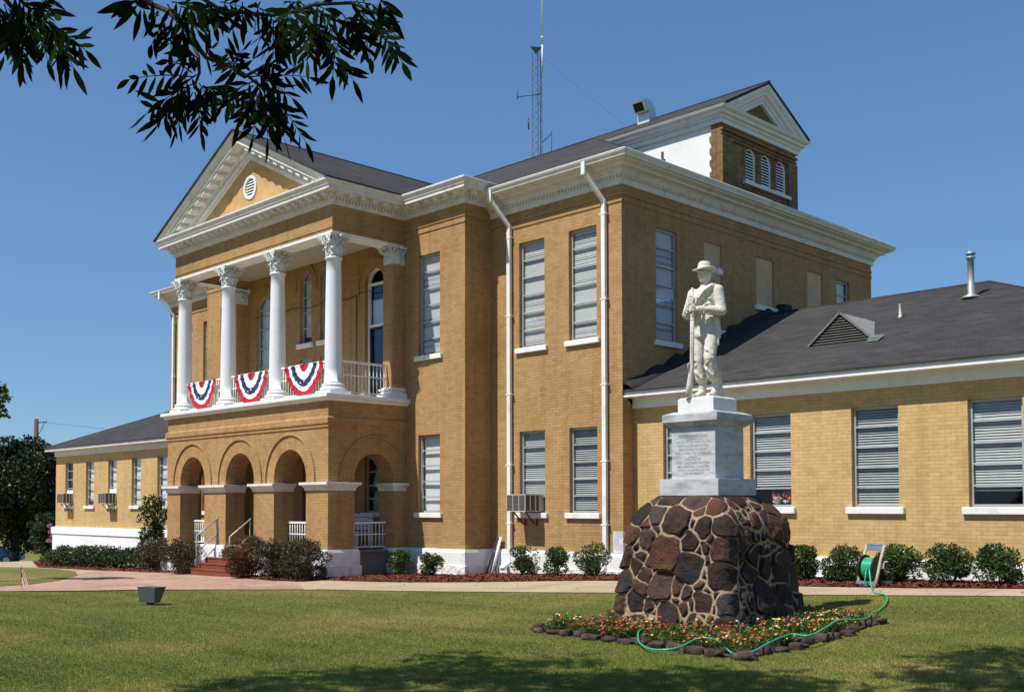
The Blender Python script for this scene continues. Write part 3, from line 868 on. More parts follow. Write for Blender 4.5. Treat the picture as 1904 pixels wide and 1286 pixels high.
# pediment infill
tw.add([(TX, RY-1.7, 11.3), (TX, RY+1.7, 11.3), (TX, RY, 12.5)], [(0, 1, 2)])
towero = tw.build('gable_wall', M['tbrick'], court)
fk = MB(); fk.box(-20.2, -15.225, TY0, TY0+.08, 9.3, 11.3); fk.build('painted_flank', M['wstucco'], court)
gc = MB()
gpath = [(-19.2, TY0-.03), (TX, TY0-.03), (TX, TY1+.03), (-19.2, TY1+.03)]
gz0 = 11.22
gprof = [(-.2, gz0), (.06, gz0), (.06, gz0+.10), (.10, gz0+.12), (.12, gz0+.17), (.18, gz0+.20), (.19, gz0+.26), (.26, gz0+.30), (.29, gz0+.36), (-.2, gz0+.42)]
gc.sweep(gpath, gprof)
def rake(mb, w_, uc, half, ztip, zap, prof, mat=0, floor=-9):
    """raking cornice on a gable; prof = [(outward, vertical drop from roof line)]"""
    K = len(prof); vs_ = []
    sp_ = (zap-ztip)/half
    for sg in (-1, 0, 1):
        for (o, dz) in prof:
            if sg == 0: vs_.append(w_(uc, o, zap+dz)); continue
            t = min(half, (zap+dz-floor)/sp_)          # stop where it dies into the horizontal cornice
            vs_.append(w_(uc+sg*t, o, zap+dz-sp_*t))
    fs = []
    for i in range(2):
        for j in range(K): fs.append((i*K+j, (i+1)*K+j, (i+1)*K+(j+1) % K, i*K+(j+1) % K))
    fs += [tuple(range(K)), tuple(range(2*K, 3*K))]
    mb.add(vs_, fs, mat)
rake(gc, w_, RY, 1.98, gz-.02, RZ_-.02, [(0, -.50), (.08, -.50), (.08, -.40), (.12, -.38), (.13, -.32), (.20, -.28), (.21, -.20), (.27, -.14), (.29, -.04), (0, -.04)], floor=gz0+.33)
gc.build('gable_cornice', M['white'], court)
for c, r, z0, z1 in lv:
    l_ = MB()
    pts = arch(c, r, z0, z1, 16); pin = arch(c, r-.035, z0+.035, z1, 16)
    N = len(pts)
    l_.add([w_(p[0], -.02, p[1]) for p in pts]+[w_(p[0], -.02, p[1]) for p in pin]+[w_(p[0], -.07, p[1]) for p in pin],
           [(i, (i+1) % N, N+(i+1) % N, N+i) for i in range(N)]+[(N+i, N+(i+1) % N, 2*N+(i+1) % N, 2*N+i) for i in range(N)])
    z = z0+.05
    while z < z1+r-.08:
        hw = r-.03 if z < z1 else math.sqrt(max(.0004, (r-.03)**2-(z-z1+.03)**2))
        l_.add([w_(c-hw, -.03, z), w_(c+hw, -.03, z), w_(c+hw, -.04, z+.038), w_(c-hw, -.04, z+.038), w_(c+hw, -.09, z+.06), w_(c-hw, -.09, z+.06)], [(0, 1, 2, 3), (3, 2, 4, 5)])
        z += .075
    # solid arched head
    o = l_.build('louvre', M['white'], court)
    d_ = MB(); ubox(d_, w_, c-r, c+r, -.16, -.12, z0, z1+r); d_.build('vent_backing', M['dark'], o)
s_ = MB(); ubox(s_, w_, 23.1, 25.3, 0, .08, 9.90, 9.99); s_.build('sill', M['white'], court)

# pediment of the portico
pdm = MB(); w_ = W_('F', EY+.12)
VC = (pcx, 10.34, .26)
panel(pdm, 'F', EY+.12, [(px0+.6, 9.62), (px1-.6, 9.62), (pcx, 11.45)], [[(VC[0]+VC[2]*.999*math.cos(2*PI*q/24), VC[1]+VC[2]*math.sin(2*PI*q/24)) for q in range(24)]], .1)
pdm.build('tympanum', M['stucco'], court)
v_ = MB()
N = 28
ring = lambda R, d: [w_(VC[0]+R*math.cos(2*PI*q/N), d, VC[1]+R*math.sin(2*PI*q/N)) for q in range(N)]
v_.add(ring(.32, 0)+ring(.32, .035)+ring(.25, .035)+ring(.25, -.06), [(j*N+i, j*N+(i+1) % N, (j+1)*N+(i+1) % N, (j+1)*N+i) for j in range(3) for i in range(N)])
z = -.21
while z < .22:
    hw = math.sqrt(.25**2-z*z)
    v_.add([w_(VC[0]-hw, .0, VC[1]+z-.02), w_(VC[0]+hw, .0, VC[1]+z-.02), w_(VC[0]+hw, -.008, VC[1]+z+.015), w_(VC[0]-hw, -.008, VC[1]+z+.015), w_(VC[0]+hw, -.05, VC[1]+z+.03), w_(VC[0]-hw, -.05, VC[1]+z+.03)], [(0, 1, 2, 3), (3, 2, 4, 5)])
    z += .075
vo = v_.build('round_vent', M['white'], court)
v_ = MB(); v_.add(ring(.30, -.09), [tuple(range(N))]); v_.build('vent_backing', M['dark'], vo)
rk = MB(); w_ = W_('F', EY+.12)
rake(rk, w_, pcx, (px1-px0)/2, pe-.01, pz-.045, [(-.3, -.62), (.06, -.62), (.06, -.55), (.09, -.53), (.09, -.44), (.15, -.42), (.17, -.34), (.17, -.27), (.46, -.27), (.46, -.18), (.49, -.17), (.52, -.10), (.56, -.05), (.57, -.005), (-.3, -.005)], floor=ZE+.515)
slp = (pz-pe)/(pcx-px0)
for s_ in (-1, 1):
    t = .45
    while t < 4.1:
        u = pcx+s_*t; z = pz-.045-t*slp
        v = [w_(u+du, o, z-s_*du*slp*1+dz) for dz in (-.36, -.27) for o in (.165, .42) for du in (-.085, .085)]
        rk.add(v, [(0, 2, 3, 1), (4, 5, 7, 6), (0, 1, 5, 4), (2, 6, 7, 3), (0, 4, 6, 2), (1, 3, 7, 5)])
        t += .35
    t = .35
    while t < 4.0:
        u = pcx+s_*t; z = pz-.045-t*slp
        v = [w_(u+du, o, z-s_*du*slp+dz) for dz in (-.525, -.445) for o in (.088, .135) for du in (-.025, .025)]
        rk.add(v, [(0, 2, 3, 1), (4, 5, 7, 6), (0, 1, 5, 4), (2, 6, 7, 3), (0, 4, 6, 2), (1, 3, 7, 5)])
        t += .1
rk.build('raking_cornice', M['cornice'], court)

# railings (white tubes)
def railing(a, b, z0, z1, zm, sp=.115, over=.03, mat='white', name='railing'):
    b_ = MB(); a = Vector((*a, 0)); b = Vector((*b, 0)); d = b-a; L = d.length; d.normalize()
    b_.bar(a-d*over+Vector((0, 0, z1)), b+d*over+Vector((0, 0, z1)), .05, .05)
    b_.bar(a-d*over+Vector((0, 0, zm)), b+d*over+Vector((0, 0, zm)), .025, .025)
    b_.bar(a-d*over+Vector((0, 0, z0)), b+d*over+Vector((0, 0, z0)), .03, .03)
    n = int(L/sp)
    for q in range(n+1):
        p = a+d*(L*(q+.5)/(n+1))
        b_.tube([p+Vector((0, 0, z0)), p+Vector((0, 0, z1-.02))], .011, 6)
    return b_.build(name, M[mat], court)
for i in range(3): railing((CX[i+1]+.23, CY), (CX[i]-.23, CY), 4.55, 5.30, 4.97)
railing((-21.5, CY+.22), (-21.5, 16.80), 4.55, 5.30, 4.97)
railing((2*pc+21.5, CY+.22), (2*pc+21.5, 16.80), 4.55, 5.30, 4.97)
railing((e1+.05, PY+.42), (e2-.05, PY+.42), .72, 1.32, 1.03)
railing((e5+.05, PY+.42), (e6-.05, PY+.42), .72, 1.32, 1.03)
railing((PX1-.30, sa0+.05), (PX1-.30, sa1-.05), .72, 1.32, 1.03)
# cable across the porch wall, floodlight conduit
c_ = MB(); pts = [(-28.5+.3*q, 17.19, 7.42+.05*math.sin(q*1.1)) for q in range(23)]
c_.tube(pts, .011, 5); c_.tube([(-23.3, 17.19, 7.42), (-23.3, 17.19, 4.5)], .011, 5); c_.build('wall_cable', M['iron'], court)

# entrance steps and handrails
st = MB(); sx0, sx1 = -26.55, -24.5
MST = brick('step_tile', (.25, .065, .04), (.20, .05, .035), (.20, .09, .06), .2, bw=.10, rh=.30, ms=.003)
ys = [14.14, 14.32, 14.50, 14.68, 14.84]; zt_ = [.075, .22, .365, .51, .649]
for i in range(5):
    y1 = ys[i+1] if i < 4 else 15.25
    xx0, xx1 = (sx0, sx1) if i < 3 else (e3+.001, e4-.001)
    if i == 3: xx0, xx1 = e3-.0, e4+.1
    st.box(xx0+.04*i, xx1-.001*i, ys[i]-.015, y1 if i < 4 else 15.0, zt_[i]-.03, zt_[i])
    st.box(xx0+.04*i, xx1-.001*i, ys[i], 14.96, -.3 if i == 0 else zt_[i-1]-.03, zt_[i]-.03)
st.build('entrance_steps', MST, court)
def handrail(x, third):
    b_ = MB(); ya, yb = 14.22, 14.84
    za, zb_ = .95, 1.41
    r = .022
    b_.tube([(x, ya, .06), (x, ya, za), (x, yb, zb_)], r, 8)
    b_.tube([(x, ya, .52), (x, yb, .98)], r*.9, 8)
    b_.tube([(x, yb-.03, .66), (x, yb-.03, zb_)], r*.8, 8)
    if third: b_.tube([(x, ya, .13), (x, yb-.08, .60), (x, yb-.08, .38)], r*.9, 8)
    return b_.build('handrail', M['graypipe'], court)
handrail(-26.4, True); handrail(-24.68, False)
# ------------------------------------------------------------------ the two low wings
YW = 18.49
WX1 = -3.75; WX0 = -46.68
rw = [(-14.02, -13.12), (-11.85, -10.93), (-9.66, -8.74), (-7.50, -6.59), (-5.33, -4.42)]
wl = MB()
panel(wl, 'F', YW, rect(-14.82, WX1, -.2, 4.1), [rect(a, b, 1.70, 3.555) for a, b in rw], .2)
panel(wl, 'R', WX1, rect(YW, 29.3, -.2, 4.1))
panel(wl, 'B', 29.3, rect(-14.82, WX1, -.2, 4.1))
wl.build('wing_wall', M['wbrick'], court)
kinds = [('blind', 1.0), ('blind', .80), ('blind', 1.0), ('blind', .84), ('blind', 1.0)]
for i, (a, b) in enumerate(rw):
    window('F', YW, a, b, 1.70, 3.555, 5, kinds[i][0], drop=kinds[i][1], seed=20+i, par=court)
ll = [(-45.68, -44.90), (-43.61, -42.83), (-41.51, -40.73), (-39.43, -38.65), (-37.32, -36.54)]
wl = MB()
panel(wl, 'F', YW, rect(WX0, -35.6, -.6, 4.1), [rect(a, b, 1.76, 3.60) for a, b in ll], .2)
panel(wl, 'L', WX0, rect(YW, 29.3, -.6, 4.1))
panel(wl, 'B', 29.3, rect(WX0, -35.6, -.6, 4.1))
wl.build('wing_wall', M['wbrick'], court)
lk = [('none', .5), ('shade', .9), ('shade', .75), ('shade', 1), ('shade', 1)]
for i, (a, b) in enumerate(ll):
    window('F', YW, a, b, 1.76, 3.60, 5, lk[i][0], drop=lk[i][1], seed=30+i, par=court)
# filler boards above the air conditioners
for a, b in (ll[0], ll[2]):
    f_ = MB(); f_.box(a+.02, b-.02, YW+.06, YW+.12, 1.80, 2.42); f_.build('filler_board', M['white'], court)
# bases
b_ = MB(); b_.sweep([(-14.82, YW), (WX1, YW), (WX1, 29)], [(0, .12), (.09, .16), (.09, .70), (.07, .765), (0, .765)])
b_.build('plinth_band', M['white'], court)
b_ = MB(); b_.sweep([(-14.82, YW), (WX1, YW)], [(0, -.3), (.14, -.3), (.13, .40), (.09, .405)])
b_.build('plinth_foot', M['white'], court)
b_ = MB(); b_.sweep([(WX0, 29), (WX0, YW), (-35.6, YW)], [(0, -1.1), (.09, -1.1), (.09, .56), (.13, .58), (.13, .84), (.0, .875)])
b_.build('plinth_band', M['wstucco'], court)
# eaves
for pth2 in ([(-14.82, YW), (WX1, YW), (WX1, 29.3)], [(WX0, 29.3), (WX0, YW), (-35.6, YW)]):
    e_ = MB()
    e_.sweep(pth2, [(0, 3.87), (.05, 3.87), (.05, 4.085), (.34, 4.10), (.36, 4.10), (.36, 4.225), (.30, 4.235)])
    e_.build('eaves_board', M['cornice'] if pth2[0][0] < -40 else M['white'], court)
def wingroof(xa, xb, hip_right):
    rf2 = MB()
    y0, y1, z0, z1 = 18.11, 29.7, 4.24, 6.64
    yr = 23.9
    if hip_right:
        xe = xb+.38; xh = xe-5.8
        P_ = [(xa, y0, z0), (xe, y0, z0), (xe, y1, z0), (xa, y1, z0), (xa, yr, z1), (xh, yr, z1)]
        rf2.add(P_, [(0, 1, 5, 4), (1, 2, 5), (2, 3, 4, 5)])
        rf2.tube([(xe, y0, z0), (xh, yr, z1), (xa, yr, z1)], .03, 6)
        rf2.sweep([(xa, y0), (xe, y0), (xe, y1)], [(0, z0-.035), (.02, z0-.035), (.02, z0), (0, z0+.002)])
    else:
        xe = xa-.38; xh = xe+5.8
        P_ = [(xe, y0, z0), (xb, y0, z0), (xb, y1, z0), (xe, y1, z0), (xh, yr, z1), (xb, yr, z1)]
        rf2.add(P_, [(0, 1, 5, 4), (2, 3, 4, 5), (3, 0, 4)])
        rf2.tube([(xe, y0, z0), (xh, yr, z1), (xb, yr, z1)], .03, 6)
        rf2.sweep([(xe, y1), (xe, y0), (xb, y0)], [(0, z0-.035), (.02, z0-.035), (.02, z0), (0, z0+.002)])
    rf2.build('wing_roof', M['roof'], court)
wingroof(-14.83, WX1, True); wingroof(WX0, -35.59, False)
# felt flashing where the wing roof meets the side wall
fl2 = MB()
pts = [(-14.80, 18.11+5.79*t, 4.24+2.4*t) for t in np.linspace(0, 1, 25)]
vs_ = []
for i, p in enumerate(pts):
    hh = .17+.05*math.sin(i*1.9)+.03*math.sin(i*4.1)
    vs_ += [(-14.55, p[1], p[2]+.012), (-14.60, p[1], p[2]+.07), (-14.795, p[1], p[2]+hh), (-14.795, p[1], p[2]-.1)]
fl2.add(vs_, [(i*4+j, (i+1)*4+j, (i+1)*4+j+1, i*4+j+1) for i in range(24) for j in range(3)])
fl2.box(-14.79, -14.55, 24.4, 24.75, 6.45, 6.95)
fl2.build('roof_flashing', M['roofedge'], court)
# triangular louvred roof vent
def rz(y): return 4.24+(y-18.11)*2.4/5.79
v_ = MB(); yv = 20.05; zb = rz(yv)
a_, b_2, c_ = Vector((-11.40, yv, zb)), Vector((-9.96, yv, zb)), Vector((-10.68, yv, zb+.62))
yb2 = 18.11+(zb+.62-4.24)/2.4*5.79
d_ = Vector((-10.68, yb2, zb+.62))
v_.add([a_, b_2, c_, d_], [(1, 2, 3), (0, 2, 3)])
dm = v_.build('roof_vent', plain('vent_sheet', (.30, .30, .28), .6, .1, var=.15, dirt=((.2, .19, .18), 5, .6)), court)
v_ = MB()
for q in range(11):
    t = q/11; zz = zb+.02+t*.58; hw = .72*(1-t)-.03
    v_.add([(-10.68-hw, yv-.03, zz), (-10.68+hw, yv-.03, zz), (-10.68+hw, yv+.03, zz+.04), (-10.68-hw, yv+.03, zz+.04)], [(0, 1, 2, 3)])
v_.bar(a_+Vector((0, -.03, 0)), c_+Vector((0, -.03, 0)), .04, .04); v_.bar(b_2+Vector((0, -.03, 0)), c_+Vector((0, -.03, 0)), .04, .04)
v_.build('louvre', plain('vent_slats', (.17, .16, .14), .6, var=.15), dm)
v_ = MB(); v_.add([a_+Vector((0, .04, 0)), b_2+Vector((0, .04, 0)), c_+Vector((0, .04, 0))], [(0, 1, 2)]); v_.build('vent_backing', M['dark'], dm)
# flue pipe, plumbing vents
v_ = MB(); yy = 22.6; x = at(1806, 556, 'Y', yy).x; z0 = rz(yy)
v_.lathe((x, yy, z0-.15), [(.20, .12), (.19, .16), (.07, .22), (.065, .95), (.095, .97), (.095, 1.0), (.065, 1.01), (.065, 1.04), (.10, 1.05), (.10, 1.09), (.02, 1.13)], 16)
v_.build('flue_pipe', M['galv'], court)
v_ = MB(); p = at(1674, 580, 'Y', 21.6); v_.lathe((p.x, 21.6, rz(21.6)-.03), [(.05, 0), (.045, .06), (.03, .08), (.03, .30), (.035, .31)], 10); v_.build('vent_pipe', M['acbox'], court)
v_ = MB(); p = at(1626, 628, 'Y', 19.9); zq = rz(19.9)
v_.add([(p.x-.12, 19.8, zq-.02), (p.x+.12, 19.8, zq-.02), (p.x+.12, 20.1, zq+.14), (p.x-.12, 20.1, zq+.14), (p.x-.06, 19.78, zq+.07), (p.x+.06, 19.78, zq+.07)], [(0, 1, 5, 4), (4, 5, 2, 3), (0, 4, 3), (1, 2, 5)])
v_.build('roof_cap', M['galv'], court)
v_ = MB(); p = at(1295, 318, 'Y', 19.4); zz = ez+(19.4-ey0)*sl_
v_.lathe((-14.75, 19.5, 9.35), [(.07, 0), (.07, .30), (.03, .31), (.03, .48)], 10); v_.build('vent_pipe', M['iron'], court)
# goose-neck exhaust hood on the ridge slope
v_ = MB(); hx_, hy_ = -18.35, 23.55; hz_ = ez+(hy_-ey0)*sl_-.08
wd = .21
# duct cross-section swept up and over, opening forward and down over the front slope
cl_ = [(0, 0), (0, .27), (-.03, .39), (-.10, .46), (-.22, .48), (-.36, .41)]
nr_ = [(1, 0), (1, .05), (.86, .5), (.45, .89), (-.10, 1), (-.5, .86)]
vs_ = []
for (cx_, cz_), (nx_, nz_) in zip(cl_, nr_):
    L_ = math.hypot(nx_, nz_); nx_, nz_ = nx_/L_, nz_/L_
    for s_, x_ in ((1, -1), (1, 1), (-1, 1), (-1, -1)):
        vs_.append((hx_+x_*wd, hy_+cx_+nx_*s_*.155, hz_+cz_+nz_*s_*.155))
v_.add(vs_, [(i*4+j, (i+1)*4+j, (i+1)*4+(j+1) % 4, i*4+(j+1) % 4) for i in range(5) for j in range(4)])
ho = v_.build('exhaust_hood', plain('hood_sheet', (.66, .70, .68), .4, .3, var=.06), court)
v_ = MB(); c4 = [Vector(q) for q in vs_[-4:]]; cc = sum(c4, Vector())/4
v_.add([cc+(q-cc)*.78-Vector((0, .004, .002)) for q in c4], [(0, 1, 2, 3)])
v2_ = MB(); v2_.add(c4, [(0, 1, 2, 3)]); v2_.build('hood_lip', M['white'], ho); v_.build('dark_mouth_patch', M['dark'], ho)  # dark quad paints the shade inside the duct opening

# wall security light
sl1 = empty('security_light', (-14.6, 22.0, 7.0), label='small white floodlight on the shaded side wall behind the statue hat', cat='wall light')
p = at(1334, 506, 'X', -14.6)
v_ = MB(); v_.box(-14.82, -14.76, p.y-.07, p.y+.07, p.z-.07, p.z+.07); v_.bar((-14.78, p.y, p.z), (-14.62, p.y, p.z+.02), .04, .04); v_.build('bracket', M['white'], sl1)
v_ = MB(); v_.lathe((-14.56, p.y, p.z-.09), [(.10, 0), (.11, .05), (.08, .14), (.03, .19)], 12); v_.build('lamp_housing', M['white'], sl1)

# ------------------------------------------------------------------ air conditioners
def aircon(x0, x1, yw, z0, z1, dep, label):
    r = empty('air_conditioner', ((x0+x1)/2, yw-dep/2, z0), label=label, cat='air conditioner', group='window air conditioners')
    b_ = MB(); yf = yw-dep
    b_.box(x0, x1, yf, yw+.1, z0, z0+.02); b_.box(x0, x1, yf, yw+.1, z1-.02, z1)
    for x in (x0, x1-.02): b_.box(x, x+.02, yf, yf+.02, z0+.02, z1-.02)
    n = 3
    for i in range(n):     # louvre panels front
        pass
    for q in (0, 1/3, 2/3, 1):
        x = x0+(x1-x0-.02)*q
        b_.box(x+.0005, x+.0195, yf-.004, yf+.016, z0+.021, z1-.021)
    for q in (.33, .66, 1):
        y = yf+dep*q
        for x in (x0, x1-.02): b_.box(x, x+.02, y-.02, y+.02, z0+.021, z1-.021)
    b_.box(x0+.002, x1-.002, yw-.06, yw+.1, z0+.021, z1-.021)
    bevel(b_.build('casing', M['acbox'], r), .004, 1)
    g = MB(); g.box(x0+.012, x1-.012, yf+.012, yw-.062, z0+.021, z1-.021)
    zz = z0+.045
    while zz < z1-.03:
        g.add([(x0+.02, yf+.001, zz), (x1-.02, yf+.001, zz), (x1-.02, yf+.011, zz+.02), (x0+.02, yf+.011, zz+.02)], [(0, 1, 2, 3)])
        zz += .03
    g.build('grille', M['acgrill'], r)
    b_ = MB()
    for x in (x0+.12, x1-.12):
        b_.bar((x, yf+.12, z0-.01), (x, yw-.08, z0-.30), .025, .025)
        b_.bar((x, yw-.01, z0-.34), (x, yw-.01, z0-.02), .03, .02)
    b_.build('support_bracket', M['iron'], r)
    return r
aircon(-17.92, -17.30, 18.1, 1.60, 2.00, .52, 'beige window air conditioner on brackets, beside the white downspout near the steps side')['label'] = 'beige window air conditioner beside the long white downspout on the main wall'
p0 = at(108, 920, 'Y', 17.95)
aircon(-45.50, -44.88, YW, 1.86, 2.28, .42, 'boxy window air conditioner at the far left corner of the low left wing')
aircon(-41.38, -40.74, YW, 1.84, 2.26, .45, 'boxy window air conditioner in the third window of the low left wing')

# flowers in the wing window
fp = empty('potted_flowers', (-11.25, YW+.17, 1.72), label='red and white flowers in a pot standing inside the wing window right of the monument', cat='potted flowers')
v_ = MB(); v_.lathe((-11.35, YW+.19, 1.755), [(.06, 0), (.09, .14), (.095, .15)], 12); v_.build('pot', M['acbox'], fp)
v_ = MB(); r = random.Random(4)
for q in range(60):
    c = Vector((-11.22+r.uniform(-.22, .22), YW+.165+r.uniform(-.012, .012), 1.80+r.random()*.20)); s_ = r.uniform(.015, .03)
    a = Vector((r.uniform(-1, 1), r.uniform(-.2, .2), r.uniform(-1, 1))).normalized(); b = a.cross(Vector((0, 1, .2))).normalized()
    v_.add([c-a*s_-b*s_, c+a*s_-b*s_, c+a*s_+b*s_, c-a*s_+b*s_], [(0, 1, 2, 3)], r.choice([0, 0, 1, 2]))
v_.build('blossoms', [plain('red_petals', (.55, .02, .03)), plain('white_petals', (.7, .7, .65)), plain('pot_leaves', (.04, .09, .02))], fp)

# ------------------------------------------------------------------ buntings
MR = plain('red_cloth', (.46, .012, .035), .75, var=.08, scale=20); MWc = plain('white_cloth', (.80, .80, .80), .75, var=.03, scale=20); MBl = plain('navy_cloth', (.018, .03, .13), .75, var=.1, scale=20)
def bunting(xa, xb, ztop, drop, label):
    xc = (xa+xb)/2; hw = (xb-xa)/2; y = CY-.05
    o_ = empty('bunting', (xc, y, ztop-drop), label=label, cat='bunting', group='star spangled fan buntings on the balcony rail')
    nth, nr = 96, 30; mb = MB(); vs_ = []
    rr = random.Random(int(xa*100))
    ph = rr.random()*6
    for i in range(nr+1):
        t = i/nr
        for j in range(nth+1):
            a = PI*j/nth
            pl_ = math.sin(a*17+ph+.5*math.sin(3*a))*(.018*(.25+.75*t))
            u = -math.cos(a)*hw*t*(1-.10*math.sin(a)**2)
            dz = -(math.sin(a)**1.25)*drop*t*(1+.02*math.sin(5*a+ph))
            sag = .05*t*(1-t)*math.cos(a)**2
            vs_.append((xc+u, y-.03-abs(pl_)*.8-pl_*.7-.05*math.sin(a)*t*(1-t)-.02*t, ztop+dz-sag))
    fs = []; ms = []
    for i in range(nr):
        t = (i+.5)/nr
        if t < .25: mm = 0
        elif t < .46: mm = 1
        elif t < .67: mm = 2
        elif t < .81: mm = 1
        else: mm = 0
        for j in range(nth):
            q = i*(nth+1)+j
            fs.append((q, q+1, q+nth+2, q+nth+1)); ms.append(mm)
    for f, m_ in zip(fs, ms): mb.f.append(f); mb.m.append(m_); mb.sm.append(True)
    mb.v += vs_
    c_o = mb.build('cloth', [MR, MWc, MBl], o_)
    st_ = MB()
    for q in range(9):
        a = PI*(q+.5)/9; t = .57
        c = Vector((xc-math.cos(a)*hw*t*(1-.06*math.sin(a)), y-.150, ztop-math.sin(a)**1.25*drop*t))
        pts = [c+Vector((math.sin(PI*k/5)*(.036 if k % 2 == 0 else .015), 0, math.cos(PI*k/5)*(.036 if k % 2 == 0 else .015))) for k in range(10)]
        st_.add(pts, [tuple(range(10))])
    st_.build('star', MWc, o_)
    return o_
bunting(-28.62, -27.02, 5.31, .85, 'red, white and blue fan bunting on the balcony rail beside the leftmost white column')
bunting(-26.00, -24.32, 5.31, .90, 'red, white and blue fan bunting on the balcony rail between the two middle columns')['label'] = 'red, white and blue fan bunting in the middle, between two others on the balcony rail'
bunting(-23.52, -21.80, 5.31, .86, 'red, white and blue fan bunting on the balcony rail beside the nearest corner column')

# porch bench behind the piers, and a second one inside the side arch
def bench(x, y, ang, label):
    o_ = empty('porch_bench', (x, y, FL), label=label, cat='bench', group='pale slatted benches on the porch')
    ca, sa = math.cos(ang), math.sin(ang)
    def T(u, v, z): return Vector((x+u*ca-v*sa, y+u*sa+v*ca, FL+z))
    ux, uy = Vector((ca, sa, 0)), Vector((-sa, ca, 0))
    s_ = MB()
    for q in range(4): s_.obox(T(0, -.18+q*.11, .42), ux*.6, uy*.045, Vector((0, 0, .014)))
    s_.build('seat', M['bench'], o_)
    s_ = MB()
    for q in range(4): s_.obox(T(0, .24+q*.02, .52+q*.11), ux*.6, uy*.012, Vector((0, 0, .045)))
    s_.build('backrest', M['bench'], o_)
    for su in (-.55, .55):
        l_ = MB(); l_.obox(T(su, -.19, .20), ux*.025, uy*.025, Vector((0, 0, .20))); l_.obox(T(su, .26, .42), ux*.025, uy*.025, Vector((0, 0, .42)))
        l_.obox(T(su, .03, .62), ux*.025, uy*.25, Vector((0, 0, .015))); l_.build('leg', M['bench'], o_)
    return o_
bench(-24.35, 16.75, 0.0, 'pale slatted bench seen through the middle arch at the head of the steps')
bench(-22.55, 16.45, 0.0, 'pale slatted bench behind the railing of the arch on the shaded side')

# loose pipes leaning at the foot of the downspout
for i, (dx, lab) in enumerate([(-.30, 'white plastic pipe leaning in the wall corner beside the downspout'), (-.42, 'grey iron pipe leaning in the wall corner, left of the white one')]):
    b_ = MB(); x = -18.42+dx*.6; b_.tube([(x-.04, 17.78+i*.05, terf(x, 17.8)), (x+.04, 18.02, .98-i*.02)], .035, 10)
    if i: b_.tube([(x-.09, 17.70, terf(x, 17.8)+.01), (x-.02, 18.02, .93)], .02, 8)
    tag(b_.build('loose_pipe', M['white'] if i == 0 else M['iron'], None), lab, 'pipe', 'pipes leaning in the wall corner')

# ------------------------------------------------------------------ antenna mast behind the roof
am_ = empty('antenna_mast', (-32.7, 34.3, 0), label='tall lattice radio mast with whip antenna rising behind the courthouse roof', cat='antenna mast')
b_ = MB(); a0, a1 = Vector((-32.95, 34, 0)), Vector((-32.50, 34.15, 0)); a2 = Vector((-32.78, 34.35, 0))
legs = [a0, a2, a1]; H = 22.1
for p in legs: b_.tube([p, p+Vector((0, 0, H))], .014, 5)
z = 10.0; k = 0
while z < H-.3:
    for i in range(3):
        p, q = legs[i], legs[(i+1) % 3]
        b_.tube([p+Vector((0, 0, z)), q+Vector((0, 0, z+.34))], .006, 4, cap=False)
        b_.tube([q+Vector((0, 0, z+.34)), p+Vector((0, 0, z+.68))], .006, 4, cap=False)
    z += .68
b_.build('lattice', M['iron'], am_)
b_ = MB(); b_.tube([(-32.80, 34.2, 8), (-32.80, 34.2, H)], .02, 5); b_.build('cable_bundle', M['iron'], am_)
b_ = MB(); b_.add([(-33.05, 33.95, H+.28), (-32.44, 34.15, H+.12), (-32.78, 34.4, H+.28), (-32.82, 34.1, H-.1)], [(0, 1, 2), (0, 1, 3), (1, 2, 3), (2, 0, 3)]); b_.build('top_plate', M['iron'], am_)
b_ = MB(); b_.tube([(-32.42, 34.1, H-1.0), (-32.42, 34.1, H+.2)], .035, 6); b_.tube([(-32.42, 34.1, H+.1), (-32.42, 34.1, H+5.5)], .024, 6)
b_.lathe((-32.42, 34.1, H+2.4), [(.05, 0), (.05, .07)], 8)
b_.lathe((-32.42, 34.1, H+.5), [(.05, 0), (.05, .07)], 8)
b_.build('whip_antenna', M['greywhite'], am_)
b_ = MB(); z = 20.1
b_.tube([(-32.5, 34.1, z), (-33.6, 33.7, z+.05)], .02, 5); b_.tube([(-33.6, 33.7, z-.05), (-33.6, 33.7, z+.3)], .02, 5)
b_.tube([(-32.45, 34.1, 17.9), (-32.05, 34.3, 18.25)], .02, 5); b_.tube([(-32.05, 34.3, 17.3), (-32.05, 34.3, 18.4)], .015, 5)
b_.tube([(-33.1, 33.9, 18.6), (-33.1, 33.9, 19.1)], .03, 5)
b_.build('side_antenna', M['iron'], am_)
b_ = MB(); g0 = Vector((-32.4, 34.1, H-.4)); g1 = Vector((-21.5, 36.0, 11.3)); b_.tube([g0, g1], .004, 4, cap=False); b_.build('guy_wire', M['iron'], am_)
# ------------------------------------------------------------------ ground, lawn, walks
def sheet(name, poly, dz, mat, step=.45, extra=None):
    """a sheet draped over the terrain, dz above it"""
    xs = [p[0] for p in poly]; ys_ = [p[1] for p in poly]
    pts = []
    edges = []
    n = len(poly)
    for i in range(n):
        a = Vector(poly[i][:2]); b = Vector(poly[(i+1) % n][:2]); k = max(1, int((b-a).length/step))
        for q in range(k): pts.append(a.lerp(b, q/k))
    m_ = len(pts); edges = [(i, (i+1) % m_) for i in range(m_)]
    for x in np.arange(min(xs), max(xs), step):
        for y in np.arange(min(ys_), max(ys_), step): pts.append(Vector((x, y)))
    r = delaunay_2d_cdt(pts, edges, [], 1, 1e-4)
    v = [(p.x, p.y, terf(p.x, p.y)+dz) for p in r[0]]
    me = bpy.data.meshes.new(name); me.from_pydata(v, [], [tuple(f) for f in r[2]]); me.update()
    o = link(name, me, mat); o['kind'] = 'structure'; return o
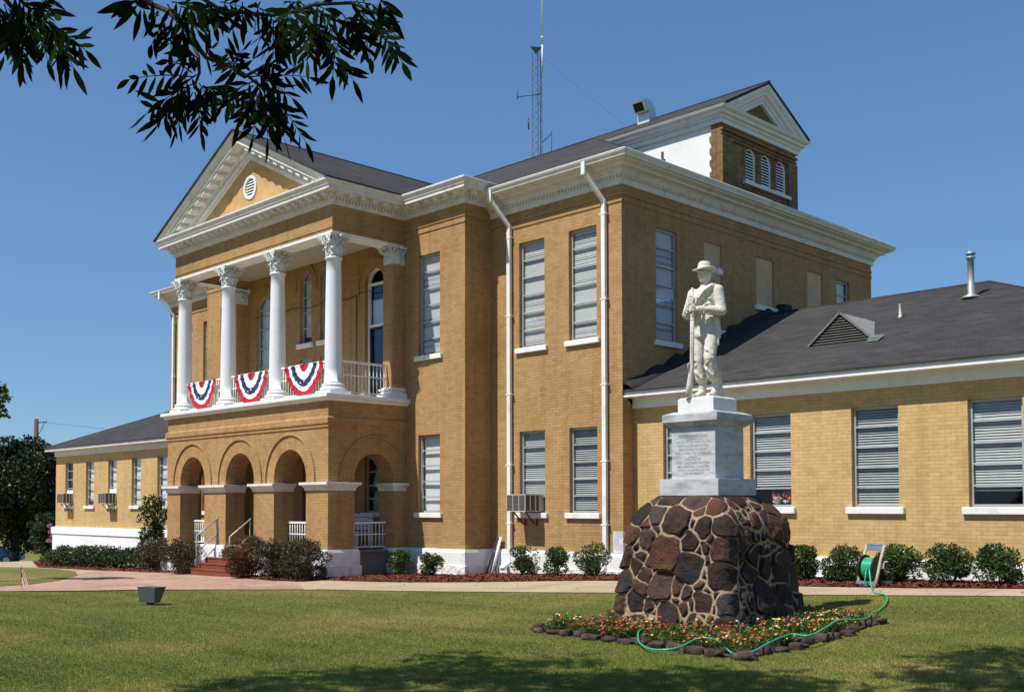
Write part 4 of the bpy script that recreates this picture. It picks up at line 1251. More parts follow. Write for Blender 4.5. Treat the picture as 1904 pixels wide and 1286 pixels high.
def groundmat():
    mt, n, l, b = nmat('lawn_turf')
    g = n.new('ShaderNodeNewGeometry')
    t1 = noise_node(n, l, g.outputs['Position'], .35, 5, .6)
    r1 = ramp(n, l, t1.outputs[0], [(.30, (.135, .15, .040)), (.5, (.18, .18, .055)), (.72, (.27, .215, .09))])
    t2 = noise_node(n, l, g.outputs['Position'], 14, 6, .7)
    r2 = ramp(n, l, t2.outputs[0], [(.3, (.6, .6, .55)), (.7, (1.3, 1.28, 1.2))])
    l.new(mix(n, l, r1.outputs[0], r2.outputs[0], 1.0, 'MULTIPLY'), b.inputs['Base Color'])
    b.inputs['Roughness'].default_value = .95; b.inputs['Specular IOR Level'].default_value = .1
    t3 = noise_node(n, l, g.outputs['Position'], 60, 5, .7); bump(n, l, b, t3.outputs[0], .9, .03)
    return mt
M['turf'] = groundmat()
xs = sorted(set(list(np.linspace(-600, -85, 12))+list(np.arange(-84, 14, .7))+RX[1:-1]+list(np.linspace(16, 600, 12))))
ys_ = sorted(set(list(np.linspace(-600, -12, 10))+list(np.arange(-10, 34, .7))+WY[1:-1]+list(np.linspace(36, 600, 14))))
gm = MB()
gm.v = [(x, y, terf(x, y)) for y in ys_ for x in xs]
nx = len(xs)
gm.f = [(j*nx+i, j*nx+i+1, (j+1)*nx+i+1, (j+1)*nx+i) for j in range(len(ys_)-1) for i in range(nx-1)]
gm.m = [0]*len(gm.f); gm.sm = [True]*len(gm.f)
go = gm.build('ground', M['turf']); go['kind'] = 'structure'

def conc():
    mt, n, l, b = nmat('sidewalk_concrete')
    g = n.new('ShaderNodeNewGeometry')
    t = noise_node(n, l, g.outputs['Position'], 1.2, 6, .65)
    r = ramp(n, l, t.outputs[0], [(.3, (.33, .25, .165)), (.6, (.43, .335, .225)), (.8, (.47, .385, .275))])
    t2 = noise_node(n, l, g.outputs['Position'], 60, 4, .7); r2 = ramp(n, l, t2.outputs[0], [(.3, (.85, .85, .85)), (.7, (1.1, 1.1, 1.1))])
    c = mix(n, l, r.outputs[0], r2.outputs[0], 1, 'MULTIPLY')
    bt = n.new('ShaderNodeTexBrick'); l.new(g.outputs['Position'], bt.inputs['Vector'])
    bt.offset = 0; bt.inputs['Scale'].default_value = 1; bt.inputs['Brick Width'].default_value = 1.6; bt.inputs['Row Height'].default_value = 3.2
    bt.inputs['Mortar Size'].default_value = .012; bt.inputs['Mortar Smooth'].default_value = .3
    c = mix(n, l, c, (.10, .08, .05), mth(n, l, 'MULTIPLY', bt.outputs['Fac'], .8))
    l.new(c, b.inputs['Base Color']); b.inputs['Roughness'].default_value = .9
    bump(n, l, b, t2.outputs[0], .3, .004); return mt
def pavers():
    mt, n, l, b = nmat('brick_pavers')
    g = n.new('ShaderNodeNewGeometry')
    mp = n.new('ShaderNodeMapping'); mp.inputs['Rotation'].default_value = (0, 0, .78); l.new(g.outputs['Position'], mp.inputs[0])
    bt = n.new('ShaderNodeTexBrick'); l.new(mp.outputs[0], bt.inputs['Vector'])
    for k, vv in (('Scale', 1), ('Brick Width', .21), ('Row Height', .105), ('Mortar Size', .006)): bt.inputs[k].default_value = vv
    bt.inputs['Color1'].default_value = (.43, .27, .205, 1); bt.inputs['Color2'].default_value = (.33, .21, .165, 1); bt.inputs['Mortar'].default_value = (.29, .22, .17, 1)
    t = noise_node(n, l, g.outputs['Position'], .8, 5, .6); r = ramp(n, l, t.outputs[0], [(.35, (.85, .8, .78)), (.65, (1.15, 1.12, 1.05))])
    l.new(mix(n, l, bt.outputs[0], r.outputs[0], 1, 'MULTIPLY'), b.inputs['Base Color']); b.inputs['Roughness'].default_value = .9; return mt
M['conc'] = conc(); M['paver'] = pavers()
def mulchm():
    mt, n, l, b = nmat('red_mulch')
    g = n.new('ShaderNodeNewGeometry')
    r = ramp(n, l, g.outputs['Random Per Island'], [(0, (.10, .018, .010)), (.5, (.19, .035, .018)), (1, (.28, .075, .04))])
    t = noise_node(n, l, g.outputs['Position'], 25, 5, .8); r2 = ramp(n, l, t.outputs[0], [(.3, (.35, .35, .35)), (.7, (1.25, 1.2, 1.2))])
    l.new(mix(n, l, r.outputs[0], r2.outputs[0], 1, 'MULTIPLY'), b.inputs['Base Color']); b.inputs['Roughness'].default_value = .9
    bump(n, l, b, t.outputs[0], 1, .03); return mt
M['mulch'] = mulchm()
def g2(*pp): return [tuple(G(*p)[:2]) for p in pp]
front = [(0, 1100), (150, 1099), (300, 1097), (600, 1096), (850, 1100), (1140, 1102), (1500, 1106), (1904, 1109)]
F_ = g2(*front)
ext_r = (F_[-1][0]+6, F_[-1][1]+1.6); ext_l = (F_[0][0]-5, F_[0][1]-4.5)
backp = g2((1904, 1094), (1500, 1090), (1147, 1079), (740, 1081), (600, 1077), (430, 1073), (354, 1063), (260, 1061), (65, 1050), (0, 1043))
walk_poly = [ext_l]+F_+[ext_r, (ext_r[0], 18.2), (-3, 17.9)]+[(a, b+.12) for a, b in backp]+[(-62, 24), (-60, 10)]
sheet('sidewalk', walk_poly, .012, M['conc'])
bk = g2((0, 1100), (150, 1099), (300, 1097), (480, 1096), (565, 1096), (560, 1088), (500, 1080), (430, 1073), (354, 1064), (258, 1062), (190, 1062), (150, 1066), (100, 1080), (0, 1090))
sheet('brick_walk', [ext_l]+bk+[(ext_l[0]-1.5, ext_l[1]+1.5)], .020, M['paver'])
ov = g2((0, 1091), (60, 1087), (110, 1080), (145, 1070), (140, 1063), (110, 1059), (60, 1056), (0, 1055))
sheet('lawn_patch', [tuple(ov[0])]+ov[1:]+[(ov[-1][0]-14, ov[-1][1]-7), (ov[0][0]-7, ov[0][1]-6)], .028, M['turf'])
mul_r = g2((430, 1074), (500, 1080), (560, 1082), (600, 1079), (740, 1083), (860, 1083), (1000, 1081), (1147, 1080), (1300, 1085), (1500, 1091), (1700, 1094), (1904, 1096))
def mulch(poly, seed, n, nm):
    o = sheet(nm, poly, .022, M['mulch'])
    # loose chips
    r = random.Random(seed); ch = MB()
    from mathutils.geometry import intersect_point_tri_2d
    xs_ = [p[0] for p in poly]; yy = [p[1] for p in poly]; c = 0
    def inside(x, y):
        k = False; j = len(poly)-1
        for i in range(len(poly)):
            if (poly[i][1] > y) != (poly[j][1] > y) and x < (poly[j][0]-poly[i][0])*(y-poly[i][1])/(poly[j][1]-poly[i][1])+poly[i][0]: k = not k
            j = i
        return k
    while c < n:
        x = r.uniform(min(xs_), max(xs_)); y = r.uniform(min(yy), max(yy))
        if not inside(x, y): c += .02; continue
        c += 1
        a = r.uniform(0, PI); L = r.uniform(.02, .05); wd = r.uniform(.008, .02); tz = r.uniform(-.5, .5)
        z = terf(x, y)+.03+r.uniform(0, .03)
        u = Vector((math.cos(a), math.sin(a), tz))*L; v = Vector((-math.sin(a), math.cos(a), r.uniform(-.6, .6)))*wd; p = Vector((x, y, z))
        ch.add([p-u-v, p+u-v, p+u+v, p-u+v], [(0, 1, 2, 3)])
    q = ch.build('mulch_chips', M['mulch']); q['kind'] = 'stuff'; q['label'] = 'red shredded bark mulch chips spread in the '+nm.replace('_', ' '); q['category'] = 'mulch'
mulch(mul_r+[(-3, 18.6), (-24.4, 18.6), (-24.4, 14.7)], 1, 26000, 'shrub_bed')
mul_l = g2((352, 1066), (300, 1066), (255, 1064), (150, 1059), (70, 1055), (62, 1046))
mulch(mul_l+[(-46.5, 18.6), (-26.6, 18.6), (-26.6, 14.9)], 2, 9000, 'hedge_bed')
# street beyond the lawn on the left
MA = plain('street_asphalt', (.10, .10, .10), .9, var=.15, scale=8)
sheet('street', [(-79, -30), (-66, -30), (-66, 90), (-79, 90)], .012, MA, step=1.5)
cb_ = MB()
kx = -65.95
cb_.box(kx, kx+.15, -30, 90, -1.7, terf(kx, 20)+.13); ko = cb_.build('kerb', M['conc']); ko['kind'] = 'structure'

# ------------------------------------------------------------------ grass blades
def npmesh(name, V, n, mats, mi=None):
    """V: (N*n,3) vertices of N n-gons"""
    V = np.asarray(V, dtype=np.float32).reshape(-1, 3); N = len(V)//n
    me = bpy.data.meshes.new(name)
    me.vertices.add(len(V)); me.vertices.foreach_set('co', V.ravel())
    me.loops.add(N*n); me.loops.foreach_set('vertex_index', np.arange(N*n, dtype=np.int32))
    me.polygons.add(N); me.polygons.foreach_set('loop_start', np.arange(0, N*n, n, dtype=np.int32))
    me.polygons.foreach_set('loop_total', np.full(N, n, dtype=np.int32))
    if mi is not None: me.polygons.foreach_set('material_index', np.asarray(mi, dtype=np.int32))
    me.update(calc_edges=True)
    return me
def grassmat():
    mt, n, l, b = nmat('grass_blade')
    g = n.new('ShaderNodeNewGeometry')
    t1 = noise_node(n, l, g.outputs['Position'], .35, 5, .6)
    r1 = ramp(n, l, t1.outputs[0], [(.32, (.125, .185, .036)), (.5, (.205, .25, .056)), (.68, (.38, .33, .12))])
    r0 = ramp(n, l, g.outputs['Random Per Island'], [(0, (.65, .75, .6)), (.7, (1.1, 1.1, 1.0)), (.86, (1.4, 1.25, 1.1)), (1, (2.0, 1.55, 1.2))])
    mp = n.new('ShaderNodeMapping'); mp.inputs['Rotation'].default_value = (0, 0, -.75); mp.inputs['Scale'].default_value = (.25, 1.4, 1); l.new(g.outputs['Position'], mp.inputs[0])
    t2 = noise_node(n, l, mp.outputs[0], 1.0, 4, .6); r2 = ramp(n, l, t2.outputs[0], [(.33, (.60, .68, .58)), (.5, (1, 1, 1)), (.66, (1.3, 1.25, 1.15))])
    c = mix(n, l, mix(n, l, r1.outputs[0], r0.outputs[0], 1, 'MULTIPLY'), r2.outputs[0], 1, 'MULTIPLY')
    l.new(c, b.inputs['Base Color']); b.inputs['Roughness'].default_value = .6; b.inputs['Specular IOR Level'].default_value = .25
    tr = n.new('ShaderNodeBsdfTranslucent'); l.new(c, tr.inputs[0]); mx = n.new('ShaderNodeMixShader'); mx.inputs[0].default_value = .3
    l.new(b.outputs[0], mx.inputs[1]); l.new(tr.outputs[0], mx.inputs[2]); l.new(mx.outputs[0], n['Material Output'].inputs[0]); return mt
M['grass'] = grassmat()
rng = np.random.default_rng(3)
def inpoly(x, y, poly):
    k = np.zeros(len(x), bool); j = len(poly)-1
    for i in range(len(poly)):
        xi, yi_ = poly[i][0], poly[i][1]; xj, yj = poly[j][0], poly[j][1]
        if yi_ != yj:
            c = ((yi_ > y) != (yj > y)) & (x < (xj-xi)*(y-yi_)/(yj-yi_)+xi); k ^= c
        j = i
    return k
BED = g2((992, 1172), (1380, 1226), (1645, 1156)); BED.append((BED[0][0]+.1, BED[2][1]+.1))
def grass(name, sampler, N, hgt, wdt, label):
    x, y = sampler(N)
    z = ter(x, y); n_ = len(x)
    a = rng.uniform(0, 2*np.pi, n_); h = hgt*rng.uniform(.5, 1.3, n_); wd = wdt*rng.uniform(.7, 1.4, n_)
    lean = rng.uniform(.1, .9, n_)*h; la = rng.uniform(0, 2*np.pi, n_)
    p0 = np.stack([x-np.cos(a)*wd, y-np.sin(a)*wd, z-.004], -1); p1 = np.stack([x+np.cos(a)*wd, y+np.sin(a)*wd, z-.004], -1)
    p2 = np.stack([x+np.cos(la)*lean, y+np.sin(la)*lean, z+h], -1)
    V = np.stack([p0, p1, p2], 1)
    o = link(name, npmesh(name, V, 3, None), M['grass']); tag(o, label, 'grass', kind='stuff'); return o
walkline = np.array(sorted([(p[0], p[1]) for p in [ext_l]+F_+[ext_r]]))
def lawn_sampler(N):
    # density falls off with distance so that the blades stay about the same size in the picture
    dep = 7.4*(3.0)**rng.random(N); lat = rng.uniform(-.72, .72, N)*dep
    x = -dep*math.sin(YAW)+lat*math.cos(YAW); y = dep*math.cos(YAW)+lat*math.sin(YAW)
    yl = np.interp(x, walkline[:, 0], walkline[:, 1])
    ok = (y < yl-.01+.03*rng.standard_normal(N)) & ~inpoly(x, y, BED)
    return x[ok], y[ok]
grass('lawn_grass', lawn_sampler, 980000, .021, .0036, 'short mown lawn grass, green with straw coloured patches, in front of the courthouse')
def patch_sampler(N):
    x = rng.uniform(-46, -18, N*3); y = rng.uniform(2, 22, N*3)
    ok = inpoly(x, y, [tuple(ov[0])]+ov[1:]+[(ov[-1][0]-14, ov[-1][1]-7), (ov[0][0]-7, ov[0][1]-6)])
    return x[ok], y[ok]
grass('patch_grass', patch_sampler, 40000, .04, .008, 'short grass of the small rounded lawn between the two walks on the left')

# a few fallen leaves and clippings on the walks and lawn
MFL = leafm('dry_leaves', (.10, .055, .02), (.20, .12, .04), (.16, .17, .05), rough=.8, trans=.2)
fv = []; fr_ = random.Random(31)
for q in range(900):
    dep = 9.5*2.5**fr_.random(); lat = fr_.uniform(-.52, .52)*dep
    x = -dep*math.sin(YAW)+lat*math.cos(YAW); y = dep*math.cos(YAW)+lat*math.sin(YAW)
    if y > 16.5 or inpoly(np.array([x]), np.array([y]), BED)[0]: continue
    z = terf(x, y)+.03; a = fr_.uniform(0, 6.28); L = fr_.uniform(.02, .045); wd = L*.35
    u = Vector((math.cos(a), math.sin(a), fr_.uniform(-.1, .3)))*L; v = Vector((-math.sin(a), math.cos(a), fr_.uniform(-.4, .4)))*wd; p = Vector((x, y, z))
    fv += [tuple(p-u), tuple(p-v), tuple(p+u), tuple(p+v)]
o = link('fallen_leaves', npmesh('fallen_leaves', fv, 4, None), MFL); tag(o, 'small dry leaves and clippings scattered over the lawn and walks', 'leaves', kind='stuff')
# ------------------------------------------------------------------ the monument
MX, MY = -8.44, 12.12
def stonebase():
    o_prof = np.array([(-.02, 1.00), (.12, .985), (.48, .94), (1.03, .845), (1.38, .815), (1.50, .795), (1.60, .755), (1.70, .685), (1.79, .595), (1.855, .50)])
    zs = o_prof[:, 0]; hs = o_prof[:, 1]
    step = .0085
    # arc length along the profile
    zz = []; 
    seg = np.hypot(np.diff(zs), np.diff(hs)); L = np.concatenate([[0], np.cumsum(seg)])
    s_ = np.arange(0, L[-1], step); zz = np.interp(s_, L, zs); hh = np.interp(s_, L, hs)
    # rounded-square ring, parameter t along the perimeter
    n = 700
    t = np.arange(n)/n*4
    side = np.floor(t).astype(int); f = t-side
    a = f*2-1
    P = np.zeros((len(zz), n, 3)); 
    ex = 12.0
    ang = (t/4)*2*np.pi-np.pi*.75
    # superellipse gives softly rounded corners
    c = np.cos(ang); sn = np.sin(ang)
    u = np.sign(c)*np.abs(c)**(2/ex); v = np.sign(sn)*np.abs(sn)**(2/ex)
    # use even spacing along the square and blend to the superellipse radius
    sq = np.zeros((n, 2))
    sq[side == 0] = np.stack([a, -np.ones(n)], -1)[side == 0]
    sq[side == 1] = np.stack([np.ones(n), a], -1)[side == 1]
    sq[side == 2] = np.stack([-a, np.ones(n)], -1)[side == 2]
    sq[side == 3] = np.stack([-np.ones(n), -a], -1)[side == 3]
    r = (np.abs(sq[:, 0])**ex+np.abs(sq[:, 1])**ex)**(-1/ex)
    sq = sq*r[:, None]
    P[:, :, 0] = sq[None, :, 0]*hh[:, None]; P[:, :, 1] = sq[None, :, 1]*hh[:, None]; P[:, :, 2] = zz[:, None]
    Q = P.reshape(-1, 3)
    rg = np.random.default_rng(11)
    # wobble the silhouette
    def wob(Q, sc, seed):
        k = rg.normal(size=(6, 3))*sc; ph = rg.uniform(0, 6.28, 6)
        return sum(np.sin(Q@k[i]+ph[i]) for i in range(6))/6
    # poisson-ish seeds on the surface with varying radius
    idx = rg.permutation(len(Q)); seeds = []; rad = []
    for cx_, cy_ in ((1, -1), (-1, -1), (1, 1), (-1, 1)):          # big quoin stones up the corners
        zq = .12+.1*rg.random()
        while zq < 1.5:
            h_ = np.interp(zq, zs, hs); sgn = rg.choice([-1, 1])*.06
            seeds.append(np.array([cx_*(h_-.03-max(0, sgn)), cy_*(h_-.03+min(0, sgn)), zq])); rad.append(rg.uniform(.16, .21)); zq += rg.uniform(.27, .38)
    for i in idx[:9000]:
        p = Q[i]; rr = rg.choice([.05, .09, .14, .19, .235], p=[.08, .12, .20, .30, .30])
        if all(np.hypot(*( (p-q)*[1, 1, 1] )[:2]) ** 2 + (p[2]-q[2])**2 > ((rr+r2)*.84)**2 for q, r2 in zip(seeds, rad)):
            seeds.append(p); rad.append(rr)
    S = np.array(seeds); Rr = np.array(rad)
    warp = np.stack([wob(Q, 9, 1), wob(Q, 9, 2), wob(Q, 9, 3)], -1)*.035+np.stack([wob(Q, 25, 1), wob(Q, 25, 2), wob(Q, 25, 3)], -1)*.014
    Qw = Q+warp
    F1 = np.full(len(Q), 9.); F2 = np.full(len(Q), 9.); F3 = np.full(len(Q), 9.); I1 = np.zeros(len(Q), int); I2 = np.zeros(len(Q), int)
    for i in range(len(S)):
        dd = Qw-S[i]
        d = (np.abs(dd)**2.8).sum(1)**(2/2.8)-Rr[i]**2          # power diagram: straight joints between stones of unequal size
        m1 = d < F1
        m2 = ~m1 & (d < F2)
        F3 = np.where(m1 | m2, F2, np.minimum(F3, d))
        F2 = np.where(m1, F1, np.where(m2, d, F2)); I2 = np.where(m1, I1, np.where(m2, i, I2)); I1 = np.where(m1, i, I1); F1 = np.where(m1, d, F1)
    # distance to the joint plane = (power difference) / (2 * spacing of the two stones)
    edge = (F2-F1)/(2*np.maximum(.12, np.linalg.norm(S[I1]-S[I2], axis=1)))
    e3 = (F3-F1)/.36
    edge = -np.log(np.exp(-130*edge)+np.exp(-130*e3))/130
    jw = .0085+.0055*np.clip(wob(Q, 4, 4)*3, -1, 1)
    st = np.clip((edge-jw)/.022, 0, 1); st = st*st*(3-2*st)
    mort = np.clip((edge-jw*.95)/.004, 0, 1)
    rnd = rg.random(len(S)); hgt = rg.uniform(.010, .040, len(S)); tilt = rg.normal(size=(len(S), 3))*.16
    out = P.copy(); nrm = np.zeros_like(P); nrm[:, :, :2] = sq[None]/np.linalg.norm(sq, axis=1)[None, :, None]
    # the top courses face upward more
    up = np.clip((zz-1.4)/.45, 0, .85); nrm *= (1-up[:, None, None]*.5); nrm[:, :, 2] = up[:, None]
    N_ = nrm.reshape(-1, 3)
    rough = np.array([mnoise.noise(Vector(q)*11)*.012+mnoise.noise(Vector(q)*30)*.007 for q in Q.tolist()])
    disp = st*(hgt[I1]+((Q-S[I1])*tilt[I1]).sum(1)*1.0+rough)+(1-st)*(-.012)
    disp = np.clip(disp, -.02, .06)*(1-np.repeat(up, n)*.7)
    Q2 = Q+N_*disp[:, None]
    Q2[:, 0] += MX; Q2[:, 1] += MY
    m_ = len(zz)
    fi = np.arange(m_-1)[:, None]*n; fj = np.arange(n)[None]; fk = (fj+1) % n
    F = np.stack([fi+fj, fi+fk, fi+n+fk, fi+n+fj], -1).reshape(-1, 4)
    V = np.concatenate([Q2, [[MX, MY, 1.868]]])
    F = F.tolist()+[((m_-1)*n+i, (m_-1)*n+(i+1) % n, len(V)-1) for i in range(n)]
    me = bpy.data.meshes.new('stone_base'); me.from_pydata(V.tolist(), [], [tuple(f) for f in F])
    me.polygons.foreach_set('use_smooth', [True]*len(me.polygons))
    for nm, arr in (('stone_id', rnd[I1]), ('stone_mask', mort)):
        at_ = me.attributes.new(nm, 'FLOAT', 'POINT'); at_.data.foreach_set('value', np.concatenate([arr, [0]]).astype(np.float32))
    mt, nn, l, b = nmat('lava_rubble')
    g = nn.new('ShaderNodeNewGeometry')
    ida = nn.new('ShaderNodeAttribute'); ida.attribute_name = 'stone_id'; mka = nn.new('ShaderNodeAttribute'); mka.attribute_name = 'stone_mask'
    rs = ramp(nn, l, ida.outputs['Fac'], [(0, (.026, .018, .017)), (.25, (.046, .028, .023)), (.5, (.070, .034, .022)), (.68, (.105, .046, .024)), (.84, (.060, .055, .055)), (1, (.036, .024, .021))])
    rs.color_ramp.interpolation = 'LINEAR'
    t = noise_node(nn, l, g.outputs['Position'], 7, 6, .7); r1 = ramp(nn, l, t.outputs[0], [(.35, (.55, .55, .55)), (.5, (1, 1, 1)), (.68, (1.7, 1.25, 1.0))])
    vo = nn.new('ShaderNodeTexVoronoi'); vo.inputs['Scale'].default_value = 38; l.new(g.outputs['Position'], vo.inputs['Vector'])
    pit = ramp(nn, l, vo.outputs['Distance'], [(.10, (.25, .25, .25)), (.28, (1, 1, 1))])
    sc_ = mix(nn, l, mix(nn, l, rs.outputs[0], r1.outputs[0], 1, 'MULTIPLY'), pit.outputs[0], .7, 'MULTIPLY')
    t2 = noise_node(nn, l, g.outputs['Position'], 18, 5, .7); mc = ramp(nn, l, t2.outputs[0], [(.3, (.34, .24, .145)), (.6, (.52, .38, .24)), (.8, (.60, .46, .30))])
    l.new(mix(nn, l, mc.outputs[0], sc_, mka.outputs['Fac']), b.inputs['Base Color'])
    b.inputs['Roughness'].default_value = .7; b.inputs['Specular IOR Level'].default_value = .3
    hN = noise_node(nn, l, g.outputs['Position'], 30, 7, .75)
    bump(nn, l, b, mth(nn, l, 'ADD', hN.outputs[0], mth(nn, l, 'MULTIPLY', pit.outputs[0], .7)), 1.0, .035)
    o = link('stone_base', me, mt)
    return tag(o, 'tapering base of dark lava rubble with pale mortar joints carrying the marble pedestal', 'monument base')
stonebase()

def marble(name, base, vein, sc=2.0, rot=.9):
    mt, n, l, b = nmat(name)
    g = n.new('ShaderNodeNewGeometry')
    mp = n.new('ShaderNodeMapping'); mp.inputs['Rotation'].default_value = (.3, rot, .4); mp.inputs['Scale'].default_value = (1, 1, 4.5); l.new(g.outputs['Position'], mp.inputs[0])
    t = noise_node(n, l, mp.outputs[0], sc, 8, .65)
    r = ramp(n, l, t.outputs[0], [(.36, vein), (.52, base), (1, base)])
    t2 = noise_node(n, l, g.outputs['Position'], 5, 6, .7); r2 = ramp(n, l, t2.outputs[0], [(.3, (.86, .85, .83)), (.6, (1, 1, 1))])
    l.new(mix(n, l, r.outputs[0], r2.outputs[0], 1, 'MULTIPLY'), b.inputs['Base Color']); b.inputs['Roughness'].default_value = .5
    b.inputs['Specular IOR Level'].default_value = .3
    t3 = noise_node(n, l, g.outputs['Position'], 50, 4); bump(n, l, b, t3.outputs[0], .15, .004); return mt
MMb = marble('pedestal_marble', (.52, .535, .545), (.31, .33, .35)); MMt = plain('white_marble', (.72, .71, .69), .5, var=.05, scale=6, bmp=.2, bscale=40, dirt=((.5, .49, .46), 4, .5))
ped = empty('marble_pedestal', (MX, MY, 1.868), label='grey veined marble pedestal with an engraved front, on the rubble base and under the statue', cat='pedestal')
def block(nm, h, z0, z1, mt, hy=None, bv=.006):
    b_ = MB(); hy = hy or h; b_.box(MX-h, MX+h, MY-hy, MY+hy, z0, z1); return bevel(b_.build(nm, mt, ped), bv, 2)
block('foot_block', .475, 1.87, 2.095, MMb, .45)
block('die', .355, 2.096, 2.835, MMb, .335)
b_ = MB(); z0 = 2.80
def frustum(mb, h0, h1, za, zb):
    v = [(MX+sx_*h0, MY+sy_*h0*.95, za) for sx_, sy_ in ((-1, -1), (1, -1), (1, 1), (-1, 1))]+[(MX+sx_*h1, MY+sy_*h1*.95, zb) for sx_, sy_ in ((-1, -1), (1, -1), (1, 1), (-1, 1))]
    mb.add(v, [(3, 2, 1, 0), (4, 5, 6, 7)]+[(i, (i+1) % 4, 4+(i+1) % 4, 4+i) for i in range(4)])
frustum(b_, .375, .445, 2.80, 2.862); frustum(b_, .447, .447, 2.8625, 2.965); frustum(b_, .445, .34, 2.966, 3.005)
bevel(b_.build('cap', MMb, ped), .005, 2)
b_ = MB(); b_.box(MX-.29, MX+.29, MY-.275, MY+.275, 3.0, 3.18); frustum(b_, .29, .26, 3.181, 3.20)
bevel(b_.build('statue_plinth', MMt, ped), .006, 2)
lines = [('CONFEDERATE DEAD', .047, 2.655), ('LOYALTY TO THE SOUTH', .047, 2.575), ('WITH A CONSECRATED', .047, 2.525), ('DEVOTION TO DUTY', .047, 2.475), ('AND A WILL TO CONQUER', .047, 2.425),
         ('ERECTED BY', .047, 2.345), ('THE CHRISTIAN McEWAN', .047, 2.295), ('BEAUREGARD CHAPTER', .047, 2.245), ('UNITED DAUGHTERS OF THE', .040, 2.20), ('CONFEDERACY', .047, 2.155)]
MI = plain('engraving', (.20, .20, .20), .8)
tm = MB()
for i, (tx, sz, z) in enumerate(lines):
    cu = bpy.data.curves.new('engraved_text', 'FONT'); cu.body = tx; cu.size = sz; cu.align_x = 'CENTER'; cu.extrude = .0008
    o = bpy.data.objects.new('text', cu); COL.objects.link(o); bpy.context.view_layer.update()
    me = bpy.data.meshes.new_from_object(o.evaluated_get(bpy.context.evaluated_depsgraph_get()))
    tm.add([(MX+v.co.x, MY-.3355-v.co.z, z+v.co.y) for v in me.vertices], [tuple(p.vertices) for p in me.polygons])
    bpy.data.objects.remove(o)
tm.build('inscription', MI, ped)
b_ = MB(); b_.box(MX-.07, MX+.07, MY-.3365, MY-.334, 2.625, 2.630); b_.box(MX-.07, MX+.07, MY-.3365, MY-.334, 2.39, 2.395); b_.build('engraved_rule', MI, ped)

# ------------------------------------------------------------------ the statue
SZ = 3.20
def S(x, y, z): return Vector((MX-.035+x*.99, MY+.02+y*.99, SZ+z*1.03))
class Body(MB):
    def cap(s, a, b, ra, rb, n=16, k=6, flat=None):
        """tapered capsule; flat=(axis, factor) squashes the section"""
        a = Vector(a); b = Vector(b); d = b-a; L = d.length; d.normalize()
        ref = Vector((0, 0, 1)) if abs(d.z) < .9 else Vector((0, 1, 0))
        u = (ref-d*ref.dot(d)).normalized(); v = d.cross(u)
        rings = [(-ra*math.cos(PI/2*q/k), ra*math.sin(PI/2*q/k)) for q in range(1, k+1)]+[(L+rb*math.sin(PI/2*q/k), rb*math.cos(PI/2*q/k)) for q in range(0, k)]
        vs_ = [a-d*ra]
        for t, r in rings:
            for q in range(n):
                an = 2*PI*q/n
                o = (u*math.cos(an)+v*math.sin(an))*r
                if flat: o = o-Vector(flat[0])*o.dot(Vector(flat[0]))*(1-flat[1])
                vs_.append(a+d*t+o)
        vs_.append(b+d*rb); R_ = len(rings)
        fs = [(0, 1+(q+1) % n, 1+q) for q in range(n)]
        for i in range(R_-1):
            for q in range(n): fs.append((1+i*n+q, 1+i*n+(q+1) % n, 1+(i+1)*n+(q+1) % n, 1+(i+1)*n+q))
        e = len(vs_)-1
        fs += [(e, 1+(R_-1)*n+q, 1+(R_-1)*n+(q+1) % n) for q in range(n)]
        return s.add([tuple(p) for p in vs_], fs, 0, True)
    def ell(s, c, r, n=16, rot=None):
        vs_ = []; m_ = n//2; c = Vector(c); rot = rot or Matrix.Identity(3)
        for i in range(1, m_):
            t = PI*i/m_
            for q in range(n):
                a = 2*PI*q/n
                vs_.append(c+rot@Vector((r[0]*math.sin(t)*math.cos(a), r[1]*math.sin(t)*math.sin(a), r[2]*math.cos(t))))
        top = len(vs_); vs_ += [c+rot@Vector((0, 0, r[2])), c-rot@Vector((0, 0, r[2]))]
        fs = [((i)*n+q, (i+1)*n+q, (i+1)*n+(q+1) % n, i*n+(q+1) % n) for i in range(m_-2) for q in range(n)]
        fs += [(top, q, (q+1) % n) for q in range(n)]+[(top+1, (m_-2)*n+(q+1) % n, (m_-2)*n+q) for q in range(n)]
        return s.add([tuple(p) for p in vs_], fs, 0, True)
    def loft(s, rings, n=28):
        """closed loft through elliptical rings (cx,cy,z,rx,ry)"""
        vs_ = []
        for (cx_, cy_, z, rx_, ry_) in rings:
            for q in range(n):
                a = 2*PI*q/n; vs_.append(S(cx_+rx_*math.cos(a), cy_+ry_*math.sin(a), z))
        fs = [((i)*n+q, i*n+(q+1) % n, (i+1)*n+(q+1) % n, (i+1)*n+q) for i in range(len(rings)-1) for q in range(n)]
        fs += [tuple(reversed(range(n))), tuple((len(rings)-1)*n+q for q in range(n))]
        return s.add([tuple(p) for p in vs_], fs, 0, True)
B = Body()
